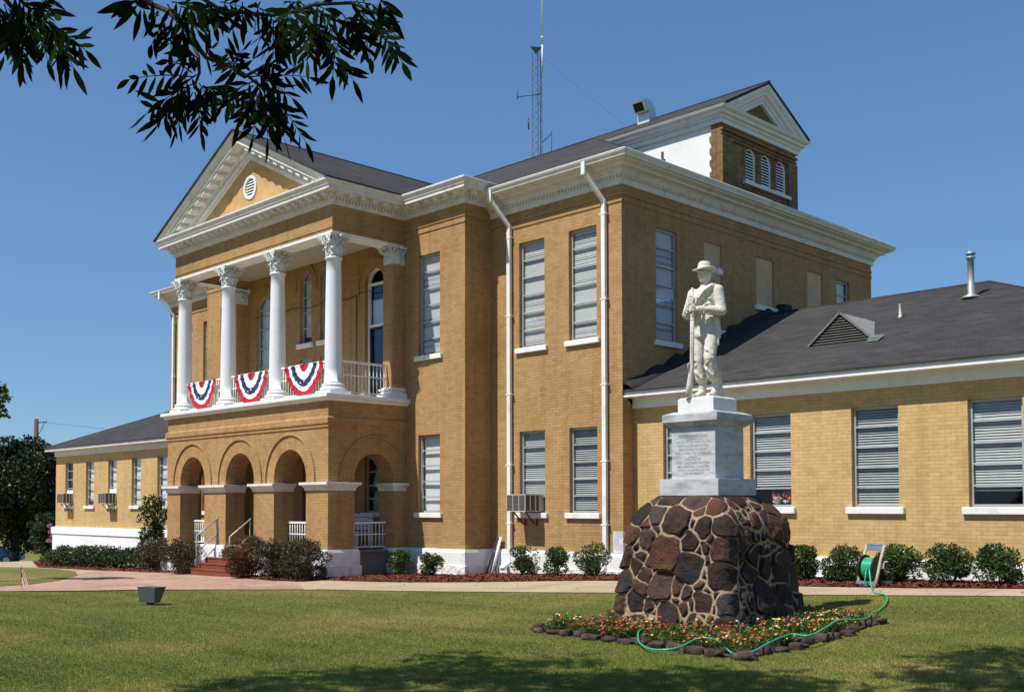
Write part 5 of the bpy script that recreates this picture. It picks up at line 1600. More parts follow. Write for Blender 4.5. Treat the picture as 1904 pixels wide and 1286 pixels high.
# legs: right leg straight, left knee eased forward
RH, RK, RA = (-.095, .02, .88), (-.10, -.02, .50), (-.085, .05, .10)
LH, LK, LA = (.095, .02, .88), (.125, -.085, .52), (.125, .05, .10)
for H_, K_, A_ in ((RH, RK, RA), (LH, LK, LA)):
    B.cap(S(*H_), S(*K_), .104, .082)
    Km = tuple(K_[i]*.45+A_[i]*.55 for i in range(3))
    B.cap(S(*K_), S(*Km), .078, .078)
    # baggy trouser end above the boot
    B.cap(S(Km[0], Km[1], Km[2]+.02), S(A_[0], A_[1], A_[2]+.17), .080, .072)
    B.cap(S(A_[0], A_[1], A_[2]+.18), S(*A_), .060, .050)
    # folds
    for q, (dz, sl2) in enumerate(((.10, .05), (-.06, -.06), (-.16, .07))):
        B.cap(S(K_[0]-.065, K_[1]-.02, K_[2]+dz+sl2), S(K_[0]+.0, K_[1]-.066, K_[2]+dz), .018, .018, 10, 4)
        B.cap(S(K_[0]+.0, K_[1]-.066, K_[2]+dz), S(K_[0]+.07, K_[1]-.02, K_[2]+dz-sl2), .018, .016, 10, 4)
    for q in range(2):
        zf = A_[2]+.17+q*.06
        for k2 in range(8):
            a1, a2 = 2*PI*k2/8, 2*PI*(k2+1)/8
            B.cap(S(A_[0]+.068*math.cos(a1), A_[1]+.062*math.sin(a1), zf+.02*math.sin(a1+q)), S(A_[0]+.068*math.cos(a2), A_[1]+.062*math.sin(a2), zf+.02*math.sin(a2+q)), .020, .020, 8, 3)
# feet
for (ax_, ay_), (tx, ty) in (((-.085, .05), (-.115, -.16)), ((.125, .05), (.155, -.15))):
    B.cap(S(ax_, ay_+.035, .035), S(tx, ty, .028), .048, .036, flat=((0, 0, 1), .85))
    B.cap(S(ax_, ay_, .10), S((ax_+tx)/2, (ay_+ty)/2, .045), .048, .04)
    B.box(MX+min(ax_, tx)-.045, MX+max(ax_, tx)+.045, MY+ty+.0, MY+.11, SZ, SZ+.014)
# torso / coat with skirt
B.loft([(0, .015, .815, .185, .135), (0, .015, .84, .190, .140), (0, .015, .90, .178, .130), (0, .01, .98, .163, .118), (0, .01, 1.045, .150, .108), (0, .01, 1.08, .152, .110),
        (0, .0, 1.16, .168, .120), (0, -.01, 1.27, .188, .130), (0, -.01, 1.36, .198, .125), (0, .01, 1.43, .190, .105), (0, .02, 1.475, .135, .085), (0, .02, 1.50, .07, .065)])
# pelvis
B.ell(S(0, .02, .87), (.165, .115, .12))
# belt and pouches
B.loft([(0, .01, 1.035, .162, .120), (0, .01, 1.08, .163, .121)])
B.ell(S(.165, .02, 1.0), (.035, .07, .08)); B.ell(S(.12, -.09, 1.01), (.045, .03, .04))
# canteen-bag hanging at left hip
B.cap(S(.185, .03, .93), S(.19, .03, .82), .052, .05, flat=((1, 0, 0), .55)); B.cap(S(.20, .01, .90), S(.205, .01, .70), .017, .015)
# coat buttons, pocket, placket
for q in range(4): B.ell(S(0, -.137+.004*q, 1.12+q*.075), (.011, .011, .011), 8)
B.cap(S(.07, -.128, 1.24), S(.15, -.10, 1.24), .012, .012, 8, 3); B.cap(S(.07, -.128, 1.30), S(.15, -.10, 1.31), .010, .010, 8, 3)
B.cap(S(-.01, -.112, 1.02), S(.03, -.13, .83), .012, .014, 8, 3)
# neck, head, collar
B.cap(S(0, .02, 1.46), S(0, .0, 1.58), .060, .053)
B.loft([(0, .015, 1.485, .078, .075), (0, .01, 1.53, .068, .066), (0, .008, 1.535, .055, .055)])
HT = Matrix.Rotation(math.radians(-14), 3, 'Z')    # head turned a little to his right
HC = S(0, -.005, 1.665)
def Hh(x, y, z): return HC+HT@Vector((x, y, z))
B.ell(HC, (.076, .093, .112), 24, HT)
B.ell(Hh(0, -.020, -.055), (.058, .072, .062), 18, HT)             # jaw
B.ell(Hh(0, -.078, -.098), (.022, .018, .016), 10, HT)            # chin
B.cap(Hh(0, -.090, .012), Hh(0, -.112, -.028), .010, .014, 10, 4)   # nose
B.ell(Hh(0, -.104, -.034), (.018, .012, .010), 10, HT)
for s_ in (-1, 1):
    B.cap(Hh(.012*s_, -.092, .022), Hh(.048*s_, -.078, .020), .010, .008, 8, 3)   # brow
    B.ell(Hh(.030*s_, -.080, -.001), (.012, .008, .006), 10, HT)                 # eye
    B.ell(Hh(.080*s_, .010, -.005), (.010, .020, .032), 10, HT)                 # ear
    B.ell(Hh(.044*s_, -.062, -.030), (.020, .018, .020), 10, HT)                # cheek
B.cap(Hh(-.022, -.092, -.058), Hh(.022, -.092, -.058), .007, .007, 8, 3)          # lips
B.cap(Hh(-.018, -.091, -.070), Hh(.018, -.091, -.070), .008, .008, 8, 3)
B.ell(Hh(0, .03, -.02), (.078, .072, .10), 16, HT)               # hair at the back
# shoulders and arms
SR, SL = (-.195, .005, 1.415), (.20, .02, 1.42)
ER, EL = (-.285, -.03, 1.15), (.275, .0, 1.14)
WRr, WLl = (-.055, -.245, 1.245), (.075, -.255, 1.155)
for Sh, El, Wr in ((SR, ER, WRr), (SL, EL, WLl)):
    B.ell(S(*Sh), (.085, .082, .082))
    B.cap(S(*Sh), S(*El), .080, .066); B.cap(S(*El), S(*Wr), .068, .042)
    for q in (.25, .5, .75):
        p = [Sh[i]*(1-q)+El[i]*q for i in range(3)]
        sg = 1 if Sh[0] > 0 else -1
        B.cap(S(p[0]-.055*sg, p[1]-.035, p[2]+.05), S(p[0]+.06*sg, p[1]-.035, p[2]-.03), .018, .016, 8, 3)
    for q in (.2, .45, .7):
        p = [El[i]*(1-q)+Wr[i]*q for i in range(3)]
        B.cap(S(p[0], p[1]-.03, p[2]+.045), S(p[0], p[1]-.04, p[2]-.045), .022, .022, 8, 3)
    # cuff
    d = Vector(Wr)-Vector(El); d.normalize(); c = Vector(Wr)-d*.03
    B.cap(S(*(c-d*.02)), S(*c), .049, .049)
# hands closed round the barrel: palms, four unequal fingers each and a thumb
GX, GY = -.005, -.295
def hand(wr, z, sg):
    palm = (GX+sg*.042, GY+.022, z)
    B.cap(S(*wr), S(*palm), .034, .034, flat=((0, 1, 0), .8))
    for q, (L_, r_) in enumerate(((.040, .0105), (.046, .011), (.044, .0105), (.036, .0095))):
        zz = z+.036-q*.023
        a = (GX+sg*.045, GY-.012, zz); b = (GX+sg*.012, GY-.040, zz-.002); c = (GX-sg*(L_-.012), GY-.026, zz-.004); d = (GX-sg*(L_-.004), GY+.004, zz-.004)
        B.cap(S(*a), S(*b), r_*1.15, r_*1.05, 8, 3); B.cap(S(*b), S(*c), r_*1.05, r_, 8, 3); B.cap(S(*c), S(*d), r_, r_*.85, 8, 3)
    B.cap(S(palm[0], palm[1]-.01, z+.03), S(GX+sg*.022, GY-.032, z+.062), .013, .011, 8, 3)
    B.cap(S(GX+sg*.022, GY-.032, z+.062), S(GX-sg*.012, GY-.036, z+.068), .011, .009, 8, 3)
hand(WRr, 1.265, -1); hand(WLl, 1.165, 1)
# blanket roll from the left shoulder to the right hip
roll = [(.165, .06, 1.47), (.15, -.05, 1.475), (.09, -.135, 1.40), (.01, -.165, 1.30), (-.08, -.155, 1.18), (-.145, -.09, 1.08), (-.175, .0, 1.02), (-.14, .10, 1.06), (.0, .145, 1.22), (.12, .13, 1.38), (.165, .06, 1.47)]
for i in range(len(roll)-1): B.cap(S(*roll[i]), S(*roll[i+1]), .042, .042, 12, 4)
for off in (-.022, .018):
    for i in range(1, 5):
        a, b = roll[i], roll[i+1]
        B.cap(S(a[0]+off, a[1]-.036, a[2]+abs(off)*.6), S(b[0]+off, b[1]-.036, b[2]+abs(off)*.6), .012, .012, 8, 3)
# stump behind the left leg
B.cap(S(.10, .15, .0), S(.09, .13, .36), .085, .055)
B.box(MX-.22, MX+.22, MY-.19, MY+.22, SZ-.005, SZ+.012)
me = B.mesh('soldier_statue')
MST_ = plain('statue_marble', (.63, .59, .515), .75, var=.12, scale=7, bmp=.45, bscale=45, dirt=((.30, .27, .22), 7, .75))
so = link('soldier_statue', me, MST_)
tag(so, 'pale stone statue of a soldier in a brimmed hat holding an upright rifle', 'statue')
rm = so.modifiers.new('fuse', 'REMESH'); rm.mode = 'VOXEL'; rm.voxel_size = .0065; rm.use_smooth_shade = True
sm = so.modifiers.new('soften', 'SMOOTH'); sm.factor = .5; sm.iterations = 3
tx = bpy.data.textures.new('folds', 'CLOUDS'); tx.noise_scale = .07
dm_ = so.modifiers.new('chisel', 'DISPLACE'); dm_.texture = tx; dm_.texture_coords = 'GLOBAL'; dm_.strength = .010; dm_.mid_level = .5
# hat
h_ = MB(); c = Hh(0, .0, .040)
n = 40; vs_ = []
def hring(rx_, ry_, z, droop=0, dent=0):
    for q in range(n):
        a = 2*PI*q/n
        p = Vector((rx_*math.cos(a), ry_*math.sin(a), z+droop*math.cos(2*a)-dent*math.exp(-((rx_*math.cos(a))/.03)**2)))
        vs_.append(c+HT@p)
for args in ((.080, .096, .004), (.148, .165, .006, .012), (.158, .176, .016, .016), (.155, .172, .024, .015), (.092, .108, .022), (.088, .104, .030), (.088, .104, .045), (.084, .100, .048), (.080, .095, .075), (.074, .088, .105), (.058, .070, .128), (.030, .040, .134, 0, .012), (.004, .005, .128, 0, .012)): hring(*args)
R_ = 13
h_.add(vs_, [(i*n+q, i*n+(q+1) % n, (i+1)*n+(q+1) % n, (i+1)*n+q) for i in range(R_-1) for q in range(n)]+[tuple((R_-1)*n+q for q in range(n))], 0, True)
h_.build('hat', MST_, so)
# rifle, butt on the plinth
r_ = MB()
pA, pB = S(GX-.02, GY+.005, .0), S(GX+.005, GY, 1.44)
def rp(t, dx=0, dy=0): return pA.lerp(pB, t)+Vector((dx, dy, 0))
pts = [rp(0, -.055, -.005), rp(.12, -.035), rp(.23, -.012), rp(.27, 0), rp(.45, .0), rp(.72, 0), rp(.80, 0), rp(1, 0)]
r_.tube([pts[0], pts[1], pts[2], pts[3], pts[4], pts[5]], [.048, .044, .034, .030, .028, .026], 12)
r_.tube([pts[0]+Vector((0, -.02, 0)), pts[1]+Vector((.0, -.012, 0)), pts[2]], [.036, .030, .020], 12)
r_.tube([rp(.3), rp(.97)], [.022, .020], 10); r_.tube([rp(.94), rp(1.0)], [.019, .014], 10)
r_.tube([rp(.32, .006, -.022), rp(.92, .006, -.022)], .006, 6)
for t in (.45, .58, .70): r_.tube([rp(t), rp(t+.012)], .028, 12)
r_.tube([rp(.245, -.01, -.03), rp(.25, -.025, -.055), rp(.30, -.025, -.060), rp(.315, -.01, -.03)], .007, 6)
r_.tube([rp(.31, .02, .02), rp(.335, .03, .035)], .012, 6)
r_.build('rifle', MST_, so)

# ------------------------------------------------------------------ flower bed, border rocks, hose
MSO = plain('bed_soil', (.07, .045, .03), .95, var=.3, scale=12, bmp=.8)
sheet('bed_soil', BED, .02, MSO)
inner = lambda x, y: inpoly(np.array([x]), np.array([y]), BED)[0] and (abs(x-MX) > .93 or abs(y-MY) > .93)
fl_m = [leafm('flower_foliage', (.05, .09, .015), (.08, .13, .025), (.13, .17, .04)),
        plain('petals_red', (.58, .03, .02), .6, var=.1), plain('petals_pink', (.62, .08, .24), .6, var=.1), plain('petals_yellow', (.62, .48, .10), .6, var=.1),
        plain('petals_white', (.70, .64, .60), .6, var=.05), plain('petals_orange', (.68, .22, .05), .6, var=.1), plain('petals_lilac', (.72, .45, .55), .6, var=.1)]
V = []; MI_ = []
rr = random.Random(21)
edgep = [(BED[i], BED[(i+1) % 4]) for i in range(4)]
def edged(x, y):
    best = 9
    for a, b in edgep:
        a = Vector(a); b = Vector(b); d = (b-a).normalized(); best = min(best, abs((Vector((x, y))-a).cross(d)))
    return best
cnt = 0
clus = [(rr.uniform(-10.6, -6.3), rr.uniform(9.7, 14.4), rr.choice([1, 1, 1, 2, 3, 3, 5, 5])) for _ in range(55)]
while cnt < 4300:
    x, y = rr.uniform(-10.6, -6.3), rr.uniform(9.7, 14.4)
    if not inner(x, y) or edged(x, y) < .10: continue
    if mnoise.noise(Vector((x*2.6, y*2.6, 0)))+.45*mnoise.noise(Vector((x*8, y*8, 3))) < rr.uniform(-.25, .30): continue
    cnt += 1
    z = terf(x, y)+.02; h = rr.uniform(.04, .20)*(.75+.5*mnoise.noise(Vector((x*3, y*3, 7))))
    for q in range(9):
        a = rr.uniform(0, 2*PI); L = rr.uniform(.02, .055); t = rr.random()
        p = Vector((x+rr.uniform(-.03, .03), y+rr.uniform(-.03, .03), z+h*t)); d = Vector((math.cos(a)*L, math.sin(a)*L, L*rr.uniform(.2, 1.2))); s_ = Vector((-math.sin(a), math.cos(a), 0))*L*.22
        V += [p-s_*.3, p+d*.55-s_, p+d, p+d*.55+s_]; MI_.append(0)
    if rr.random() < .34:
        k = min(clus, key=lambda c: (c[0]-x)**2+(c[1]-y)**2)[2] if rr.random() < .82 else rr.choice([1, 2, 3, 4, 5, 6])
        c = Vector((x, y, z+h+rr.uniform(.0, .03))); R_ = rr.uniform(.009, .022)
        tl = Vector((rr.uniform(-.5, .5), rr.uniform(-.7, .2), 1)).normalized(); u = tl.orthogonal().normalized(); v = tl.cross(u)
        a0 = rr.random()
        for q in range(5):
            a = a0+2*PI*q/5; d = u*math.cos(a)+v*math.sin(a); s_ = -u*math.sin(a)+v*math.cos(a)
            V += [c, c+d*R_*.6-s_*R_*.55+tl*.006, c+d*R_+tl*.004, c+d*R_*.6+s_*R_*.55+tl*.006]; MI_.append(k)
fo = link('flower_bed', npmesh('flower_bed', [tuple(v) for v in V], 4, None, MI_), fl_m)
tag(fo, 'low bedding flowers in red, pink, yellow and white massed round the monument', 'flowers', kind='stuff')

MRK = plain('border_lava', (.060, .038, .032), .85, var=.6, scale=7, bmp=1.0, bscale=22, dirt=((.16, .15, .10), 9, .5))
def rock(c, r, seed, label):
    rr = random.Random(seed); mb = Body(); mb.ell(Vector((0, 0, 0)), (1, 1, 1), 18)
    vs_ = []
    off = Vector((seed*1.7, seed*.3, seed*.9))
    for v in mb.v:
        v = Vector(v); k = 1+.55*mnoise.noise(v*1.1+off)+.30*mnoise.noise(v*3.0+off)
        v = v*k; v = Vector((max(-.82, min(.82, v.x)), max(-.82, min(.82, v.y)), max(-.7, min(.75, v.z))))
        a = seed*.9; v = Vector((v.x*math.cos(a)-v.y*math.sin(a), v.x*math.sin(a)+v.y*math.cos(a), v.z))
        vs_.append((c[0]+v.x*r[0], c[1]+v.y*r[1], c[2]+v.z*r[2]))
    mb.v = vs_
    o = mb.build('border_rock', MRK); tag(o, label, 'rock', 'lava rocks edging the flower bed'); return o
k = 0
for (a, b), lab in zip(edgep, ['dark rough lava rock edging the flower bed along the side facing the viewer at left', 'dark rough lava rock edging the flower bed along the shaded right side',
                              'dark rough lava rock edging the far side of the flower bed', 'dark rough lava rock edging the flower bed along its far left side']):
    a = Vector(a); b = Vector(b); L = (b-a).length; t = .1
    while t < L-.05:
        s_ = RNG.uniform(.11, .24); p = a.lerp(b, (t+s_*.5)/L); n_ = Vector(((b-a).y, -(b-a).x)).normalized()
        p = p-n_*RNG.uniform(-.07, .09)
        d = (b-a).normalized()
        rx_, ry_ = (s_*1.05, RNG.uniform(.12, .18)) if abs(d.x) > abs(d.y) else (RNG.uniform(.12, .18), s_*1.05)
        rock((p.x, p.y, terf(p.x, p.y)+.03), (rx_*.68, ry_*.66, RNG.uniform(.035, .085)), k, lab); k += 1
        t += s_*RNG.uniform(1.25, 2.6)

# garden hose: from the reel over the walk and lawn, then round the bed
MH = plain('hose_green', (.02, .36, .20), .35, var=.05, spec=.6)
def smooth(pts, n=10):
    out = []
    P_ = [pts[0]]+pts+[pts[-1]]
    for i in range(1, len(P_)-2):
        for q in range(n):
            t = q/n; p0, p1, p2, p3 = P_[i-1], P_[i], P_[i+1], P_[i+2]
            out.append(.5*((2*p1)+(p2-p0)*t+(2*p0-5*p1+4*p2-p3)*t*t+(3*p1-p0-3*p2+p3)*t**3))
    out.append(P_[-2]); return out
def gp(px, py, dz=.03):
    p = G(px, py); return Vector((p.x, p.y, terf(p.x, p.y)+dz))
HR = G(1618, 1091)
reel = empty('hose_reel_cart', (HR.x, HR.y, terf(HR.x, HR.y)), label='tan and grey hose reel cart with green hose wound on it, standing before the shrubs', cat='hose reel')
h1 = smooth([gp(1617, 1094, .30), gp(1620, 1097, .08), gp(1625, 1104), gp(1634, 1106), gp(1646, 1109), gp(1650, 1117), gp(1645, 1128), gp(1632, 1139), gp(1622, 1150, .08),
             gp(1612, 1163, .10), gp(1592, 1172, .14), gp(1560, 1178, .17), gp(1535, 1193, .17), gp(1505, 1205, .15), gp(1470, 1203, .15), gp(1435, 1212, .12), gp(1400, 1222, .07),
             gp(1365, 1222, .04), gp(1335, 1212, .13), gp(1300, 1209, .14), gp(1260, 1217, .08), gp(1215, 1215, .05), gp(1190, 1206, .07), gp(1187, 1196, .13), gp(1196, 1190, .15)])
b_ = MB(); b_.tube(h1, .0115, 8); tag(b_.build('garden_hose', MH), 'bright green garden hose trailing over the lawn and along the flower bed edge', 'hose')
# the cart: two A-frames, drum, handle, wheels, tray
MT_ = plain('cart_tan_plastic', (.42, .36, .30), .55, var=.06); MG_ = plain('cart_grey_plastic', (.19, .22, .25), .55, var=.06)
dv = Vector((Rv.x, Rv.y, 0)); dv = Vector((math.cos(-.1), math.sin(-.1), 0))*.86; bk_ = Vector((-math.sin(-.1), math.cos(-.1), 0))     # width and backward axes
def RC(u, v, z): return Vector((HR.x, HR.y, terf(HR.x, HR.y)))+dv*u+bk_*v+Vector((0, 0, z*.9))
b_ = MB()
for s_ in (-1, 1):
    x = s_*.19
    b_.tube([RC(x, -.12, .0), RC(x, -.02, .28), RC(x, .05, .48), RC(x, .18, .78)], [.032, .028, .026, .024], 8)
    b_.tube([RC(x, .28, .12), RC(x, .16, .34), RC(x, .04, .46)], [.024, .024, .024], 8)
b_.build('side_frame', MT_, reel)
b_ = MB(); b_.tube([RC(-.19, .18, .78), RC(.19, .18, .78)], .022, 8)
b_.obox(RC(0, .155, .715), dv*.17, bk_*.012, Vector((0, 0, .045))); b_.build('handle', MG_, reel)
b_ = MB(); b_.obox(RC(0, -.11, .05), dv*.18, bk_*.02, Vector((0, 0, .06))); b_.build('foot_bar', MG_, reel)
def disc(mb, c, ax, r, w_, n=24, mat=0):
    ax = ax.normalized(); mb.tube([c-ax*w_/2, c+ax*w_/2], r, n, mat, True)
b_ = MB(); disc(b_, RC(-.145, .06, .34), dv, .23, .02); disc(b_, RC(.145, .06, .34), dv, .23, .02); b_.build('drum_flange', M['iron'], reel)
b_ = MB()
for layer in range(2):
    for q in range(10 if layer == 0 else 8):
        c = RC(-.12+.026*q+layer*.02, .06, .34); r = .145+.03*layer; pts = [c+bk_*math.cos(2*PI*t/20)*r+Vector((0, 0, math.sin(2*PI*t/20)*r)) for t in range(21)]
        b_.tube(pts, .0135, 6, cap=False)
b_.tube([RC(.03, -.13, .36), RC(.03, -.18, .20), RC(.04, -.22, .02)], .0125, 6)
b_.build('wound_hose', MH, reel)
for s_ in (-1, 1):
    b_ = MB(); disc(b_, RC(s_*.215, .25, .11), dv, .11, .035); b_.build('wheel', M['iron'], reel)
b_ = MB(); pts = [RC(.235, .02, .36), RC(.28, .02, .36), RC(.29, .04, .48), RC(.36, .04, .48)]; b_.tube(pts, .016, 6); b_.build('crank', MT_, reel)
b_ = MB(); b_.obox(RC(.04, .22, .10), dv*.20, bk_*.12, Vector((0, 0, .02))); b_.build('tray', MT_, reel)

# ground floodlight box
p = G(280, 1124)
BXc = (p.x, p.y, terf(p.x, p.y))
fb = empty('floodlight_box', BXc, label='dark grey metal floodlight box on the lawn left of the monument', cat='floodlight')
def BX_(u, v, z): return Vector(BXc)+Vector((.22, -.975, 0)).normalized()*0+Vector((u, v, z))
b_ = MB()
a = .30; ca, sa = math.cos(a), math.sin(a)
def T2(u, v, z): u *= .74; v *= .85; return Vector((BXc[0]+u*ca-v*sa, BXc[1]+u*sa+v*ca, BXc[2]+z*.98))
bot = [(-.25, -.105), (.25, -.105), (.25, .05), (-.25, .05)]; top = [(-.28, -.125), (.28, -.125), (.28, .17), (-.28, .17)]
b_.add([T2(u, v, .05) for u, v in bot]+[T2(u, v, .30) for u, v in top], [(3, 2, 1, 0), (4, 5, 6, 7)]+[(i, (i+1) % 4, 4+(i+1) % 4, 4+i) for i in range(4)])
MFB = plain('grey_enamel', (.085, .095, .105), .5, .2, var=.1)
bevel(b_.build('housing', MFB, fb), .006, 2)
b_ = MB(); b_.add([T2(u*1.03, v*1.03, .301) for u, v in top]+[T2(u*1.03, v*1.03, .322) for u, v in top], [(3, 2, 1, 0), (4, 5, 6, 7)]+[(i, (i+1) % 4, 4+(i+1) % 4, 4+i) for i in range(4)]); b_.build('lid', MFB, fb)
b_ = MB(); b_.tube([T2(0, 0, -.03), T2(0, 0, .06)], .07, 12); b_.build('foot', M['iron'], fb)

# little flag
p = G(40, 1093)
ff = empty('small_flag', (p.x, p.y, terf(p.x, p.y)), label='small striped flag on a thin stick at the edge of the lawn on the left', cat='flag')
b_ = MB(); b_.tube([(p.x, p.y, terf(p.x, p.y)-.02), (p.x-.03, p.y, terf(p.x, p.y)+.50)], .006, 6); b_.build('stick', M['iron'], ff)
b_ = MB(); vs_ = []; n1, n2 = 10, 13
for i in range(n1+1):
    for j in range(n2+1):
        u, v = i/n1, j/n2
        w1 = .018*math.sin(v*9+u*2)
        wv = .24*v*(.30+.70*u); q = Vector((p.x-.025+wv*.75, p.y-.02+wv*.62+w1, terf(p.x, p.y)+.46-.36*u-.05*v))
        vs_.append(tuple(q))
fs = []; ms = []
for i in range(n1):
    for j in range(n2):
        b_.f.append((i*(n2+1)+j, i*(n2+1)+j+1, (i+1)*(n2+1)+j+1, (i+1)*(n2+1)+j)); b_.m.append(2 if i < 5 and j < 6 else (j % 2)); b_.sm.append(True)
b_.v += vs_; b_.build('flag_cloth', [MR, MWc, MBl], ff)
# ------------------------------------------------------------------ shrubs
def leafcloud(rg, centers, radii, per, L, W, droop=.2, shell=.55, updir=.3):
    """lens shaped leaves (quads) spread through clumps; returns vertex array"""
    out = []
    for c, r, n in zip(centers, radii, per):
        d = rg.normal(size=(n, 3)); d /= np.linalg.norm(d, axis=1)[:, None]
        k = (shell+(1-shell)*rg.random(n))**.8
        P = np.array(c)+d*np.array(r)*k[:, None]
        ax = d*.8+rg.normal(size=(n, 3))*.6; ax[:, 2] += updir-droop; ax /= np.linalg.norm(ax, axis=1)[:, None]
        s = np.cross(ax, rg.normal(size=(n, 3))); s /= np.linalg.norm(s, axis=1)[:, None]
        l = L*rg.uniform(.6, 1.3, n)[:, None]; w_ = W*rg.uniform(.7, 1.3, n)[:, None]
        nn = np.cross(ax, s)*l*.12
        out.append(np.stack([P, P+ax*l*.5-s*w_+nn, P+ax*l, P+ax*l*.5+s*w_+nn], 1))
    return np.concatenate(out)
MS1 = leafm('shrub_leaves', (.030, .065, .014), (.060, .115, .022), (.12, .18, .045), rough=.38, trans=.25, spec=.5)
MS2 = leafm('dark_shrub_leaves', (.030, .036, .014), (.060, .062, .022), (.15, .10, .035), rough=.5, trans=.2)
MS3 = leafm('rusty_leaves', (.055, .06, .02), (.12, .075, .025), (.30, .085, .03), rough=.5, trans=.25)
MHG = leafm('hedge_leaves', (.028, .055, .018), (.055, .095, .028), (.11, .15, .05), rough=.45, trans=.2)
MBK = plain('bark', (.10, .075, .055), .9, var=.3, scale=14, bmp=.8)
def shrub(name, x, y, w_, h, mat, n, L, W, seed, label, cat='shrub', group=None, lumps=16, dense=.55, z=None):
    rg = np.random.default_rng(seed); z = terf(x, y)+.02 if z is None else z
    root = empty(name, (x, y, z), label=label, cat=cat, group=group)
    b_ = MB(); stems = []
    for q in range(6):
        a = rg.uniform(0, 6.28); t = (math.cos(a)*w_*.3, math.sin(a)*w_*.3)
        b_.tube([(x+t[0]*.15, y+t[1]*.15, z-.03), (x+t[0]*.6, y+t[1]*.6, z+h*.35), (x+t[0]*1.2, y+t[1]*1.2, z+h*.8)], [.014, .010, .004], 5)
    b_.build('stem', MBK, root)
    C = []; R_ = []
    for q in range(lumps):
        a = rg.uniform(0, 6.28); rr = w_*.33*math.sqrt(rg.random()); hh = rg.uniform(.16, .80)
        rr *= (1-.35*abs(hh-.5)); s = w_*rg.uniform(.15, .25)
        C.append((x+math.cos(a)*rr, y+math.sin(a)*rr, z+h*hh)); R_.append((s, s, s*.9*h/w_ if h < w_ else s))
    # shoots sticking out
    for q in range(lumps):
        a = rg.uniform(0, 6.28); el = rg.uniform(.2, 1.4)
        C.append((x+math.cos(a)*w_*.45*math.cos(el), y+math.sin(a)*w_*.45*math.cos(el), z+h*(.45+.5*math.sin(el)))); R_.append((w_*.09,)*3)
    per = [int(n*.8/lumps)]*lumps+[int(n*.2/lumps)]*lumps
    V = leafcloud(rg, C, R_, per, L, W, shell=dense)
    V[:, :, 2] = np.maximum(V[:, :, 2], z+.01)
    o = npmesh('foliage', V, 4, None); link('foliage', o, mat, root)
    return root
gs = 'small green shrubs planted along the front wall'
def atY(px, y):
    p = at(px, 1000, 'Y', y); return p.x, y
row = [(678, 16.55, .66, .60, 'rounded green shrub at the portico corner, under the side arch'),
       (745, 16.6, .62, .55, 'green shrub standing against the bay wall next to the side arch'),
       (802, 16.55, .52, .50, 'smallest sparse green shrub below the bay window'),
       (975, 17.35, .66, .60, 'green shrub under the window air conditioner of the main wall'),
       (1032, 17.3, .60, .58, 'yellowish green shrub between the two white downspouts'),
       (1104, 17.25, .80, .62, 'widest loose green shrub at the foot of the right white downspout')]
for i, (px, yy, w_, h, lab) in enumerate(row):
    x, y = atY(px, yy); shrub('shrub', x, y, w_*1.15, h*1.12, MS1, 2600, .055, .015, 40+i, lab, group=gs, lumps=12)
gr = 'rounded green shrubs planted along the right wing'
row = [(1492, 17.6, .60, .62, 'green shrub showing just right of the rubble base'),
       (1567, 17.55, .86, .60, 'dense green shrub left of the hose reel cart'),
       (1671, 17.6, .82, .62, 'dense green shrub immediately behind and right of the hose reel cart'),
       (1765, 17.6, .86, .62, 'rounded green shrub under the bare wall, second from the right edge'),
       (1858, 17.62, .80, .63, 'rounded green shrub nearest the right edge of the photo'),
       (1960, 17.62, .8, .6, None)]
for i, (px, yy, w_, h, lab) in enumerate(row):
    if lab is None: continue
    x, y = atY(px, yy); shrub('shrub', x, y, w_*1.02, h*1.02, MS1, 5200, .05, .0135, 60+i, lab, group=gr, lumps=16)
gd = 'dark bushes massed before the arcade piers'
row = [(462, 14.1, 1.35, 1.0, MS3, 'rusty red and green bush pressed against the right side of the steps'),
       (515, 14.0, 1.3, .92, MS2, 'dark bush in the middle of the clump right of the steps'),
       (563, 14.1, 1.3, .90, MS2, 'dark bush at the corner pier of the arcade'),
       (338, 14.25, 1.25, .95, MS2, 'dark bush touching the left handrail of the steps'),
       (293, 14.7, 1.35, .92, MS2, 'broad dark bush farthest left of the steps, beside the hedge')]
for i, (px, yy, w_, h, mt, lab) in enumerate(row):
    x, y = atY(px, yy); shrub('bush', x, y, w_, h, mt, 11000, .045, .0125, 80+i, lab, cat='bush', group=gd, lumps=20)
x, y = atY(284, 16.2)
shrub('broadleaf_shrub', x, y, 1.0, 2.35, MS1, 1500, .13, .034, 95, 'tall loose broad-leaved shrub in front of the low left wing, beside the arcade', lumps=22, dense=.3)
# clipped hedge before the left wing
rg = np.random.default_rng(5)
ha, hb = G(70, 1053), G(252, 1060)
hedge = empty('hedge', (ha.x*.5+hb.x*.5, ha.y*.5+hb.y*.5, -.2), label='low clipped dark green hedge running along the left wing', cat='hedge')
C = []; R_ = []
for q in range(150):
    t = q/149; p = ha.lerp(hb, t); p.y += .55
    C.append((p.x+rg.uniform(-.1, .1), p.y+rg.uniform(-.25, .25), terf(p.x, p.y)+.30+rg.uniform(-.14, .20)*1.0)); R_.append((.28, .26, .22))
V = leafcloud(rg, C, R_, [150]*150, .07, .02, shell=.5)
V[:, :, 2] = np.maximum(V[:, :, 2], -.28)
link('foliage', npmesh('foliage', V, 4, None), MHG, hedge)
b_ = MB()
for q in range(30):
    p = ha.lerp(hb, (q+.5)/30); b_.tube([(p.x, p.y+.55, terf(p.x, p.y)-.05), (p.x+.05, p.y+.5, terf(p.x, p.y)+.35)], .015, 5)
b_.build('stem', MBK, hedge)

